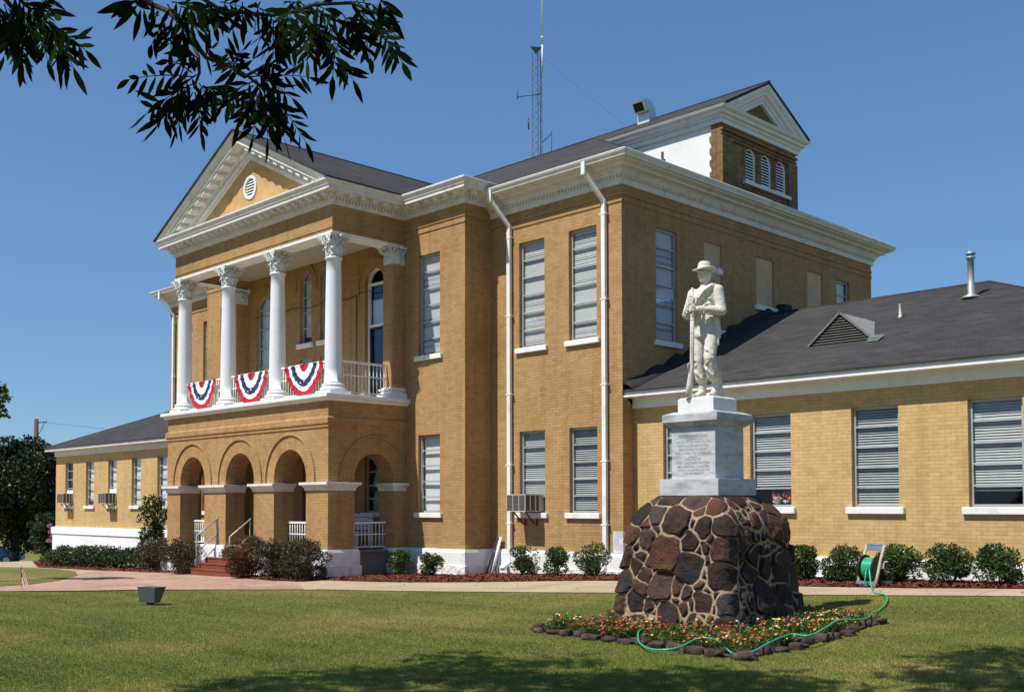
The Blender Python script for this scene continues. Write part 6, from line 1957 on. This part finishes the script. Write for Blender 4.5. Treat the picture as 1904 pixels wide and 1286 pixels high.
# ------------------------------------------------------------------ trees on the left
MT1 = leafm('dark_tree_leaves', (.012, .024, .008), (.024, .042, .012), (.055, .085, .028), rough=.5, trans=.12, spec=.4)
MT2 = leafm('far_tree_leaves', (.03, .05, .015), (.05, .08, .025), (.09, .12, .04), rough=.6, trans=.2)
def tree(name, base, h, cr, cz, n, L, W, seed, label, mat, trunk=.25, lumps=60, tz=None, cat='tree', lumpr=.22):
    rg = np.random.default_rng(seed); x, y, z = base
    root = empty(name, (x, y, z), label=label, cat=cat)
    b_ = MB()
    b_.tube([(x, y, z-.2), (x+.05, y, z+cz*.4), (x, y+.05, z+cz), (x, y, z+h*.8)], [trunk*1.25, trunk, trunk*.8, trunk*.25], 10)
    C = []; R_ = []
    rz_ = (h-(tz or cz*.6))/2; zc_ = z+h-rz_
    for q in range(lumps):
        d = rg.normal(size=3); d /= np.linalg.norm(d); k = rg.uniform(.35, .86)
        px, py, pz_ = x+d[0]*cr*k, y+d[1]*cr*k, zc_+d[2]*rz_*k
        s = cr*rg.uniform(.6, 1.3)*lumpr
        C.append((px, py, pz_)); R_.append((s, s, s*.85))
    for q in range(9):
        c = C[q]; b_.tube([(x, y, z+cz*rg.uniform(.6, 1.1)), ((x+c[0])/2, (y+c[1])/2, (z+cz+c[2])/2), c], [trunk*.4, trunk*.25, trunk*.06], 6)
    b_.build('trunk', MBK, root)
    V = leafcloud(rg, C, R_, [n//lumps]*lumps, L, W, shell=.5, droop=.4)
    link('crown', npmesh('crown', V, 4, None), mat, root)
    return root
def atd(px, py, dep):
    p = atdepth(px, py, dep); return (p.x, p.y, terf(p.x, p.y))
b = atd(28, 1040, 56)
tree('shade_tree', b, 7.15, 3.3, 2.4, 70000, .17, .06, 3, 'large dense dark tree at the far left, its trunk in front of the blue car', MT1, trunk=.17, lumps=150, tz=.55, lumpr=.26)
b = atd(92, 1040, 60)
tree('shade_tree', b, 6.2, 2.1, 1.6, 36000, .17, .055, 4, 'dark tree filling the gap between the large tree and the low wing corner', MT1, trunk=.16, lumps=70, tz=.1, lumpr=.3)
b = atd(-75, 1040, 62)
tree('shade_tree', b, 7.4, 3.2, 2.4, 20000, .2, .06, 14, 'dark tree cut off by the left edge of the photo', MT1, trunk=.28, lumps=60, tz=1.0)
b = atd(82, 1040, 47.5)
tree('conical_shrub', b, 2.35, .85, .5, 12000, .085, .026, 6, 'cone shaped leafy evergreen with a few pink blooms by the wing corner', MHG, trunk=.05, lumps=40, tz=.1, cat='shrub')
MPK = plain('pink_blossom', (.55, .30, .42), .6)
b = atd(101, 1000, 46.9); rg = np.random.default_rng(9)
tree('crepe_myrtle', b, 1.95, .30, .3, 2600, .06, .022, 61, 'slim pink flowering shrub against the white corner of the left wing', MPK, trunk=.03, lumps=16, tz=.15, cat='shrub')
b = atd(92, 900, 88)
tree('background_tree', b, 10.2, 4.5, 3, 12000, .3, .11, 7, 'distant green tree peeping out behind the roof corner of the left wing', MT2, trunk=.3, lumps=50)
b = atd(-160, 1000, 130)
tree('background_tree', b, 12, 8, 3, 12000, .45, .15, 8, 'distant tree beyond the street at the far left', MT2, trunk=.4, lumps=50)
# branch end of a tree standing outside the frame, left edge
MT3 = leafm('maple_leaves', (.04, .07, .015), (.08, .13, .02), (.20, .24, .04), rough=.4, trans=.4)
MD = 26
b = atd(-95, 900, MD)
rt = empty('maple_tree', b, label='leafy branch tips of a maple reaching in at the left edge, against the sky', cat='tree')
bz = b[2]
b_ = MB(); top_ = atdepth(-100, 640, MD)
b_.tube([(b[0], b[1], bz-.2), (b[0]+.1, b[1], bz+1.6), tuple(top_)], [.16, .13, .05], 8)
tips = [atdepth(px, py, MD+d) for px, py, d in ((-14, 712, 0), (2, 722, .1), (6, 738, 0), (-2, 752, .1), (3, 766, .05), (-14, 772, 0), (-18, 735, .2), (-30, 750, .2), (-40, 715, 0), (-60, 740, 0), (-75, 700, 0), (-90, 760, .3), (-60, 690, .3), (-110, 720, 0), (-95, 680, -.4), (-130, 740, .4), (-120, 660, 0))]
for t_ in tips: b_.tube([top_.lerp(Vector((b[0]+.1, b[1], bz+1.6)), .4), (top_+t_)/2, t_], [.05, .02, .005], 5)
b_.build('trunk', MBK, rt)
V = leafcloud(np.random.default_rng(12), [tuple(t_) for t_ in tips], [(.15, .15, .13) if i < 6 else (.30, .30, .27) for i, t_ in enumerate(tips)], [34 if i < 6 else 130 for i in range(len(tips))], .14, .05, shell=.2, droop=.5)
link('crown', npmesh('crown', V, 4, None), MT3, rt)

# ------------------------------------------------------------------ car, utility pole
cx_, cy_, cz_ = atd(-30, 1040, 68)
car = empty('parked_car', (cx_, cy_, cz_), label='blue saloon car parked on the street, mostly hidden behind the dark tree', cat='car')
MCB = plain('blue_car_paint', (.02, .12, .28), .25, .4, var=.05, spec=.6); MCG = plain('car_glass', (.05, .07, .08), .08, 0, var=.1, spec=.8); MTY = plain('tyre_rubber', (.02, .02, .02), .8)
ang = math.radians(62); fu = Vector((math.cos(ang), math.sin(ang), 0)); su = Vector((-math.sin(ang), math.cos(ang), 0))
def CT(u, v, z): return Vector((cx_, cy_, cz_+.02))+fu*u+su*v+Vector((0, 0, z))
prof_ = [(-2.3, .30), (-2.32, .62), (-2.2, .86), (-1.5, .95), (-.85, 1.0), (.9, .98), (1.5, .93), (2.2, .80), (2.32, .58), (2.3, .30)]
def shell(prof, hw0, hw1, zs_, mb, rnd=.0):
    secs = [(-1, 0), (-.98, .5), (.98, .5), (1, 0)]
    n_ = len(prof); vs_ = []
    for v in (-hw0, -hw0*.97, hw0*.97, hw0):
        for (u, z) in prof: vs_.append(CT(u*(.985 if abs(v) == hw0 else 1), v, z if abs(v) != hw0 else z*.97))
    fs = [tuple(reversed(range(n_)))]+[tuple(3*n_+i for i in range(n_))]+[(k*n_+i, k*n_+(i+1) % n_, (k+1)*n_+(i+1) % n_, (k+1)*n_+i) for k in range(3) for i in range(n_)]
    mb.add(vs_, fs, 0, False)
b_ = MB(); shell(prof_, .86, 0, 0, b_)
bevel(b_.build('body', MCB, car), .05, 3)
b_ = MB(); gp_ = [(-1.35, .96), (-.75, 1.36), (.45, 1.38), (1.15, .97)]
vs_ = [CT(u, v*(1 if z < 1 else .82), z) for v in (-.80, .80) for u, z in gp_]
b_.add(vs_, [(0, 1, 2, 3), (4, 5, 6, 7), (0, 1, 5, 4), (2, 3, 7, 6)], 0); b_.add([Vector(v)+Vector((0, 0, .012)) for v in (vs_[1], vs_[2], vs_[6], vs_[5])], [(0, 1, 2, 3)], 1)
for uu in (-.15,):
    for v in (-1, 1): b_.bar(CT(uu, v*.81, .97), CT(uu+.03, v*.68, 1.37), .06, .03, 1)
b_.build('cabin', [MCG, MCB], car)
for u in (-1.45, 1.42):
    for v in (-.80, .80):
        w_o = MB(); disc(w_o, CT(u, v, .31), su, .315, .20); wo = w_o.build('wheel', MTY, car)
        w_o = MB(); disc(w_o, CT(u, v*1.0+.105*(1 if v > 0 else -1), .31), su, .20, .02); w_o.build('rim', M['galv'], wo)
for v in (-.62, .62):
    w_o = MB(); w_o.obox(CT(2.28, v, .66), fu*.05, su*.16, Vector((0, 0, .06))); w_o.build('headlight', M['glass'], car)

px_, py_, pz_ = atd(66, 900, 96)
up = empty('utility_pole', (px_, py_, pz_), label='tall wooden utility pole with brackets rising behind the dark trees at left', cat='utility pole')
tp = atdepth(66, 778, 96)
b_ = MB(); b_.tube([(px_, py_, pz_-.5), (px_, py_, tp.z)], [.26, .19], 10); b_.build('pole', MBK, up)
lat = Vector((Rv.x, Rv.y, 0))
ins = []
for k, (dz, L_) in enumerate(((-.35, .85), (-2.3, .75), (-4.1, .65))):
    b_ = MB(); c = Vector((px_, py_, tp.z+dz)); b_.tube([c, c+lat*L_+Vector((0, 0, .06))], .05, 6)
    b_.tube([c+Vector((0, 0, -1.4)), c+lat*L_*.75+Vector((0, 0, -.3)), c+lat*L_*.8], .03, 5); b_.build('bracket', M['iron'], up)
    b_ = MB(); e_ = c+lat*L_; b_.lathe((e_.x, e_.y, e_.z-.05), [(.05, 0), (.12, .06), (.07, .12), (.12, .18), (.05, .26)], 8); b_.build('insulator', M['galv'], up); ins.append(e_)
b_ = MB(); b_.tube([Vector((px_, py_, tp.z-5))+lat*.25, Vector((px_, py_, tp.z-2.0))+lat*.25], .12, 8); b_.build('conduit', M['galv'], up)
for k, e_ in enumerate(ins[:2]):
    b_ = MB(); en_ = e_+lat*34+Vector((0, 0, -1.4-.2*k)); mid = (e_+en_)/2+Vector((0, 0, -.7))
    b_.tube([e_, e_.lerp(mid, .5)+Vector((0, 0, -.18)), mid, mid.lerp(en_, .5)+Vector((0, 0, -.18)), en_], .012, 4, cap=False); b_.build('wire', M['iron'], up)

# ------------------------------------------------------------------ overhanging pecan tree (its trunk stands behind the viewer)
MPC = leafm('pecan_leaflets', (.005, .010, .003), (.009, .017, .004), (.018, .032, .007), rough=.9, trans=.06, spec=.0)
tb = (-.5, -4.6, terf(-.5, -4.6))
pec = empty('pecan_tree', tb, label='dark drooping branches of compound leaves hanging in from the top left against the sky', cat='tree')
DEP = 4.6
def zp(x, y, d=0.0): return atdepth(x/2.441, y/2.441, DEP+d)
brn = [[(-160, -900), (300, -200), (640, 0), (760, 50), (850, 130), (910, 230), (935, 262), (1060, 310), (1130, 350), (1190, 400)],
       [(640, 0), (880, -30), (1000, 45), (1120, 60), (1240, 70), (1330, 55), (1450, 50), (1500, 90)],
       [(1330, 55), (1430, 20), (1600, 15), (1700, 60)],
       [(850, 130), (900, 260), (905, 330), (880, 400)],
       [(1060, 310), (1110, 350), (1180, 310), (1250, 300)],
       [(-160, -900), (-60, -100), (60, 40), (150, 80), (220, 105)], [(60, 40), (40, 120), (70, 200)],
       [(300, -200), (800, -160), (1300, -120), (1750, -60)]]
b_ = MB()
for k, pl_ in enumerate(brn):
    n_ = len(pl_); b_.tube([zp(x, y, .15*math.sin(i+k)) for i, (x, y) in enumerate(pl_)], [(.012 if k in (0, 5, 7) else .007)*(1-.75*i/(n_-1))+.003 for i in range(n_)], 6)
# limbs back to the trunk
jn = zp(-160, -900)
crown_c = Vector((tb[0], tb[1], 6.5))
b_.tube([Vector(tb)+Vector((0, 0, -.3)), Vector(tb)+Vector((0, 0, 2.4)), crown_c, crown_c+Vector((.4, .3, 3))], [.42, .34, .24, .10], 14)
b_.tube([crown_c+Vector((0, 0, -1)), (crown_c+jn)/2+Vector((0, 0, 1.0)), jn], [.14, .09, .028], 10)
LV = []; LM = []
lr = random.Random(77)
def leaflet(p, d, L, wfac=.108):
    d = d.normalized()
    s_ = d.cross(Vector((lr.uniform(-1, 1), lr.uniform(-1, 1), lr.uniform(-.4, .4)))+Fv*lr.uniform(.6, 2.2)).normalized()
    up_ = s_.cross(d)
    c1, c2, c3 = p+d*L*.28, p+d*L*.55, p+d*L*.82
    bend = up_*L*lr.uniform(-.14, .14)
    w1, w2, w3 = L*wfac*.82, L*wfac, L*wfac*.55
    sk = s_*L*lr.uniform(-.06, .06)
    a = [p, c1-s_*w1+bend*.2, c2-s_*w2+bend*.5+sk*.5, c3-s_*w3+bend*.8+sk, p+d*L+bend*1.4+sk*1.6, c3+s_*w3+bend*.8+sk, c2+s_*w2+bend*.5+sk*.5, c1+s_*w1+bend*.2]
    LV.extend(a)
stk = MB()
def rachis(x0, y0, x1, y1, n=5, L=None, sag=.12, spread=1.0, d0=None):
    d0 = lr.uniform(-.35, .35) if d0 is None else d0
    a, b = zp(x0, y0, d0), zp(x1, y1, d0+lr.uniform(-.25, .25))
    L = L or lr.uniform(.09, .125)
    D = (b-a); ln = D.length
    pts = [a+D*t+Vector((0, 0, -sag*ln*t*t+sag*ln*t)) for t in (0, .25, .5, .75, 1)]
    stk.tube(pts, [.0032, .0028, .0024, .002, .0016], 4, cap=False)
    dn = D.normalized(); g_ = Vector((0, 0, -1))
    side = dn.cross(Fv).normalized()
    for q in range(n):
        t = .18+.80*q/n
        p = a+D*t+Vector((0, 0, -sag*ln*t*t+sag*ln*t))
        for s_ in (-1, 1):
            d = dn*lr.uniform(.4, .9)+side*s_*lr.uniform(.45, 1.0)*spread+g_*lr.uniform(.15, .75)+Fv*lr.uniform(-.3, .3)
            leaflet(p, d, L*lr.uniform(.75, 1.12)*(1-.18*abs(t-.6)))
    leaflet(b, dn+g_*.35, L*1.1)
RL = [(0, 60, 80, 290), (40, 40, 110, 250), (150, 60, 215, 270), (200, 80, 330, 300), (210, 100, 385, 225), (100, 50, 20, 250), (60, 80, -10, 210), (160, 20, 250, 60), (230, 105, 270, 300),
      (20, 20, 60, 180), (90, 30, 160, 200), (130, 40, 100, 270), (-10, 10, 20, 150), (120, 10, 220, 90), (190, 20, 230, -20), (50, -30, 150, 60), (180, 60, 190, 230),
      (760, 80, 690, 200), (780, 90, 775, 225), (800, 60, 890, 130), (820, 30, 950, 80), (900, 20, 1030, 80), (720, 70, 660, 115), (850, 0, 900, 90), (930, 0, 970, 100), (760, 20, 820, 130), (1000, 10, 1090, 30), (840, 60, 830, 200), (780, 10, 900, 60),
      (880, 350, 590, 360), (880, 380, 670, 510), (865, 400, 720, 560), (875, 420, 800, 590), (885, 420, 915, 600), (900, 400, 915, 530), (920, 390, 1000, 430), (880, 300, 800, 290), (930, 260, 960, 215), (905, 270, 840, 240), (890, 340, 780, 440), (905, 380, 960, 480), (870, 330, 770, 275),
      (1060, 300, 1035, 225), (1060, 300, 1100, 230), (1060, 310, 1015, 260), (1085, 330, 1050, 310), (1130, 350, 1400, 350), (1150, 370, 1040, 430), (1150, 390, 1010, 490), (1160, 400, 1085, 570), (1180, 420, 1150, 610), (1200, 430, 1215, 620), (1240, 430, 1385, 640), (1230, 430, 1290, 620), (1190, 380, 1120, 500),
      (1180, 305, 1240, 290), (1150, 330, 1320, 440), (1210, 400, 1230, 560), (1160, 360, 1230, 480),
      (1230, 90, 1170, 200), (1240, 90, 1240, 270), (1300, 60, 1330, 200), (1400, 70, 1395, 270), (1440, 80, 1430, 250), (1350, 50, 1385, 180), (1480, 70, 1540, 260), (1530, 260, 1600, 360), (1520, 240, 1510, 340), (1600, 20, 1760, 200), (1740, 170, 1825, 280), (1700, 60, 1790, 180),
      (1560, 10, 1720, 30), (1500, 80, 1600, 150), (1350, 20, 1300, 110), (1100, 10, 1100, 90), (1180, 10, 1160, 80), (1000, 30, 990, 95), (1720, -10, 1760, 50), (1620, 40, 1680, 260), (1450, 60, 1560, 100), (1260, 80, 1290, 180), (1400, 20, 1500, 60), (1180, 40, 1260, 90), (1550, 60, 1640, 200), (1420, 90, 1480, 210),
      (640, 0, 560, 30), (1250, 180, 1300, 250), (1290, 10, 1400, 30)]
for q in RL:
    n_ = max(3, int(math.hypot(q[2]-q[0], q[3]-q[1])/42)+1)
    rachis(*q, n=min(6, n_))
# single leaflets pointing left at the branch entry
for (x0, y0, x1, y1) in ((625, 5, 440, 60), (628, 20, 515, 140), (640, 40, 605, 190), (652, 40, 665, 155), (690, 0, 700, 120)):
    a, b = zp(x0, y0), zp(x1, y1); leaflet(a, b-a, (b-a).length, .09 if x1 > 600 else .13)
# the rest of the crown above and beside the frame: sprays of the same leaves on limbs
def spray(c, n, size):
    for q in range(n):
        d = Vector((lr.gauss(0, 1), lr.gauss(0, 1), lr.gauss(0, .5))).normalized(); p = Vector(c)+Vector((lr.gauss(0, size), lr.gauss(0, size), lr.gauss(0, size*.4)))
        Ls = lr.uniform(.10, .14)
        for k in range(5):
            for s_ in (-1, 1):
                sd = d.cross(Vector((0, 0, 1))).normalized()
                leaflet(p+d*(.06+.055*k), d*.6+sd*s_*.7+Vector((0, 0, -.5)), Ls, .22)
        stk.tube([p, p+d*.3], .003, 3, cap=False)
tgt = []
def shadow_at(px, py, h, n, size):
    g_ = G(px, py); t = (h-g_.z)/SUNV.z; c = g_+SUNV*t; tgt.append((c, n, size))
for px, py, n_, s_ in [(430, 1275, 26, .22), (520, 1262, 22, .2), (620, 1268, 34, .28), (720, 1262, 40, .28), (800, 1240, 26, .2), (850, 1262, 44, .3), (900, 1228, 22, .2), (960, 1262, 44, .3), (1010, 1232, 26, .22), (1060, 1275, 40, .3), (1080, 1230, 14, .15),
                     (1150, 1262, 40, .26), (1230, 1256, 38, .26), (1320, 1262, 38, .26), (1400, 1268, 30, .24), (1480, 1262, 20, .2), (1540, 1270, 12, .16), (1270, 1285, 30, .3), (1390, 1290, 30, .3), (700, 1290, 40, .35), (560, 1295, 30, .3), (900, 1295, 40, .35),
                     (1740, 1248, 22, .22), (1800, 1232, 22, .2), (1860, 1240, 30, .24), (1890, 1215, 16, .18), (1820, 1270, 30, .26), (1900, 1275, 34, .3), (1760, 1280, 20, .25), (1950, 1240, 40, .35), (1120, 1300, 50, .4), (1650, 1300, 30, .3),
                     (480, 1285, 34, .25), (650, 1250, 22, .2), (760, 1250, 26, .22), (840, 1222, 22, .2), (930, 1250, 34, .25), (1020, 1268, 40, .3), (1190, 1275, 36, .28), (1450, 1285, 26, .25), (1350, 1250, 26, .22), (1780, 1222, 18, .18), (1850, 1210, 18, .18), (1840, 1255, 34, .28), (1700, 1262, 14, .18)]:
    shadow_at(px, py, lr.uniform(6.6, 7.8), int(n_*1.25), s_)
for (c, n_, s_) in tgt: spray(c, n_, s_)
# limbs reaching to those sprays
for k in range(0, len(tgt), 3):
    c = tgt[k][0]; mid = (crown_c+c)/2+Vector((0, 0, 1.2))
    b_.tube([crown_c+Vector((0, 0, .6)), mid, c+Vector((0, 0, .1))], [.11, .06, .012], 7)
for k in range(70):
    a = lr.uniform(0, 2*PI); r = lr.uniform(.5, 5.2)
    c = Vector((tb[0]+math.cos(a)*r, tb[1]+math.sin(a)*r-1.0, lr.uniform(6.3, 10.5)-.12*r)); spray(c, 22, .5)
b_.build('trunk', plain('dark_bark', (.035, .028, .022), .9, var=.3, scale=14, bmp=.8), pec)
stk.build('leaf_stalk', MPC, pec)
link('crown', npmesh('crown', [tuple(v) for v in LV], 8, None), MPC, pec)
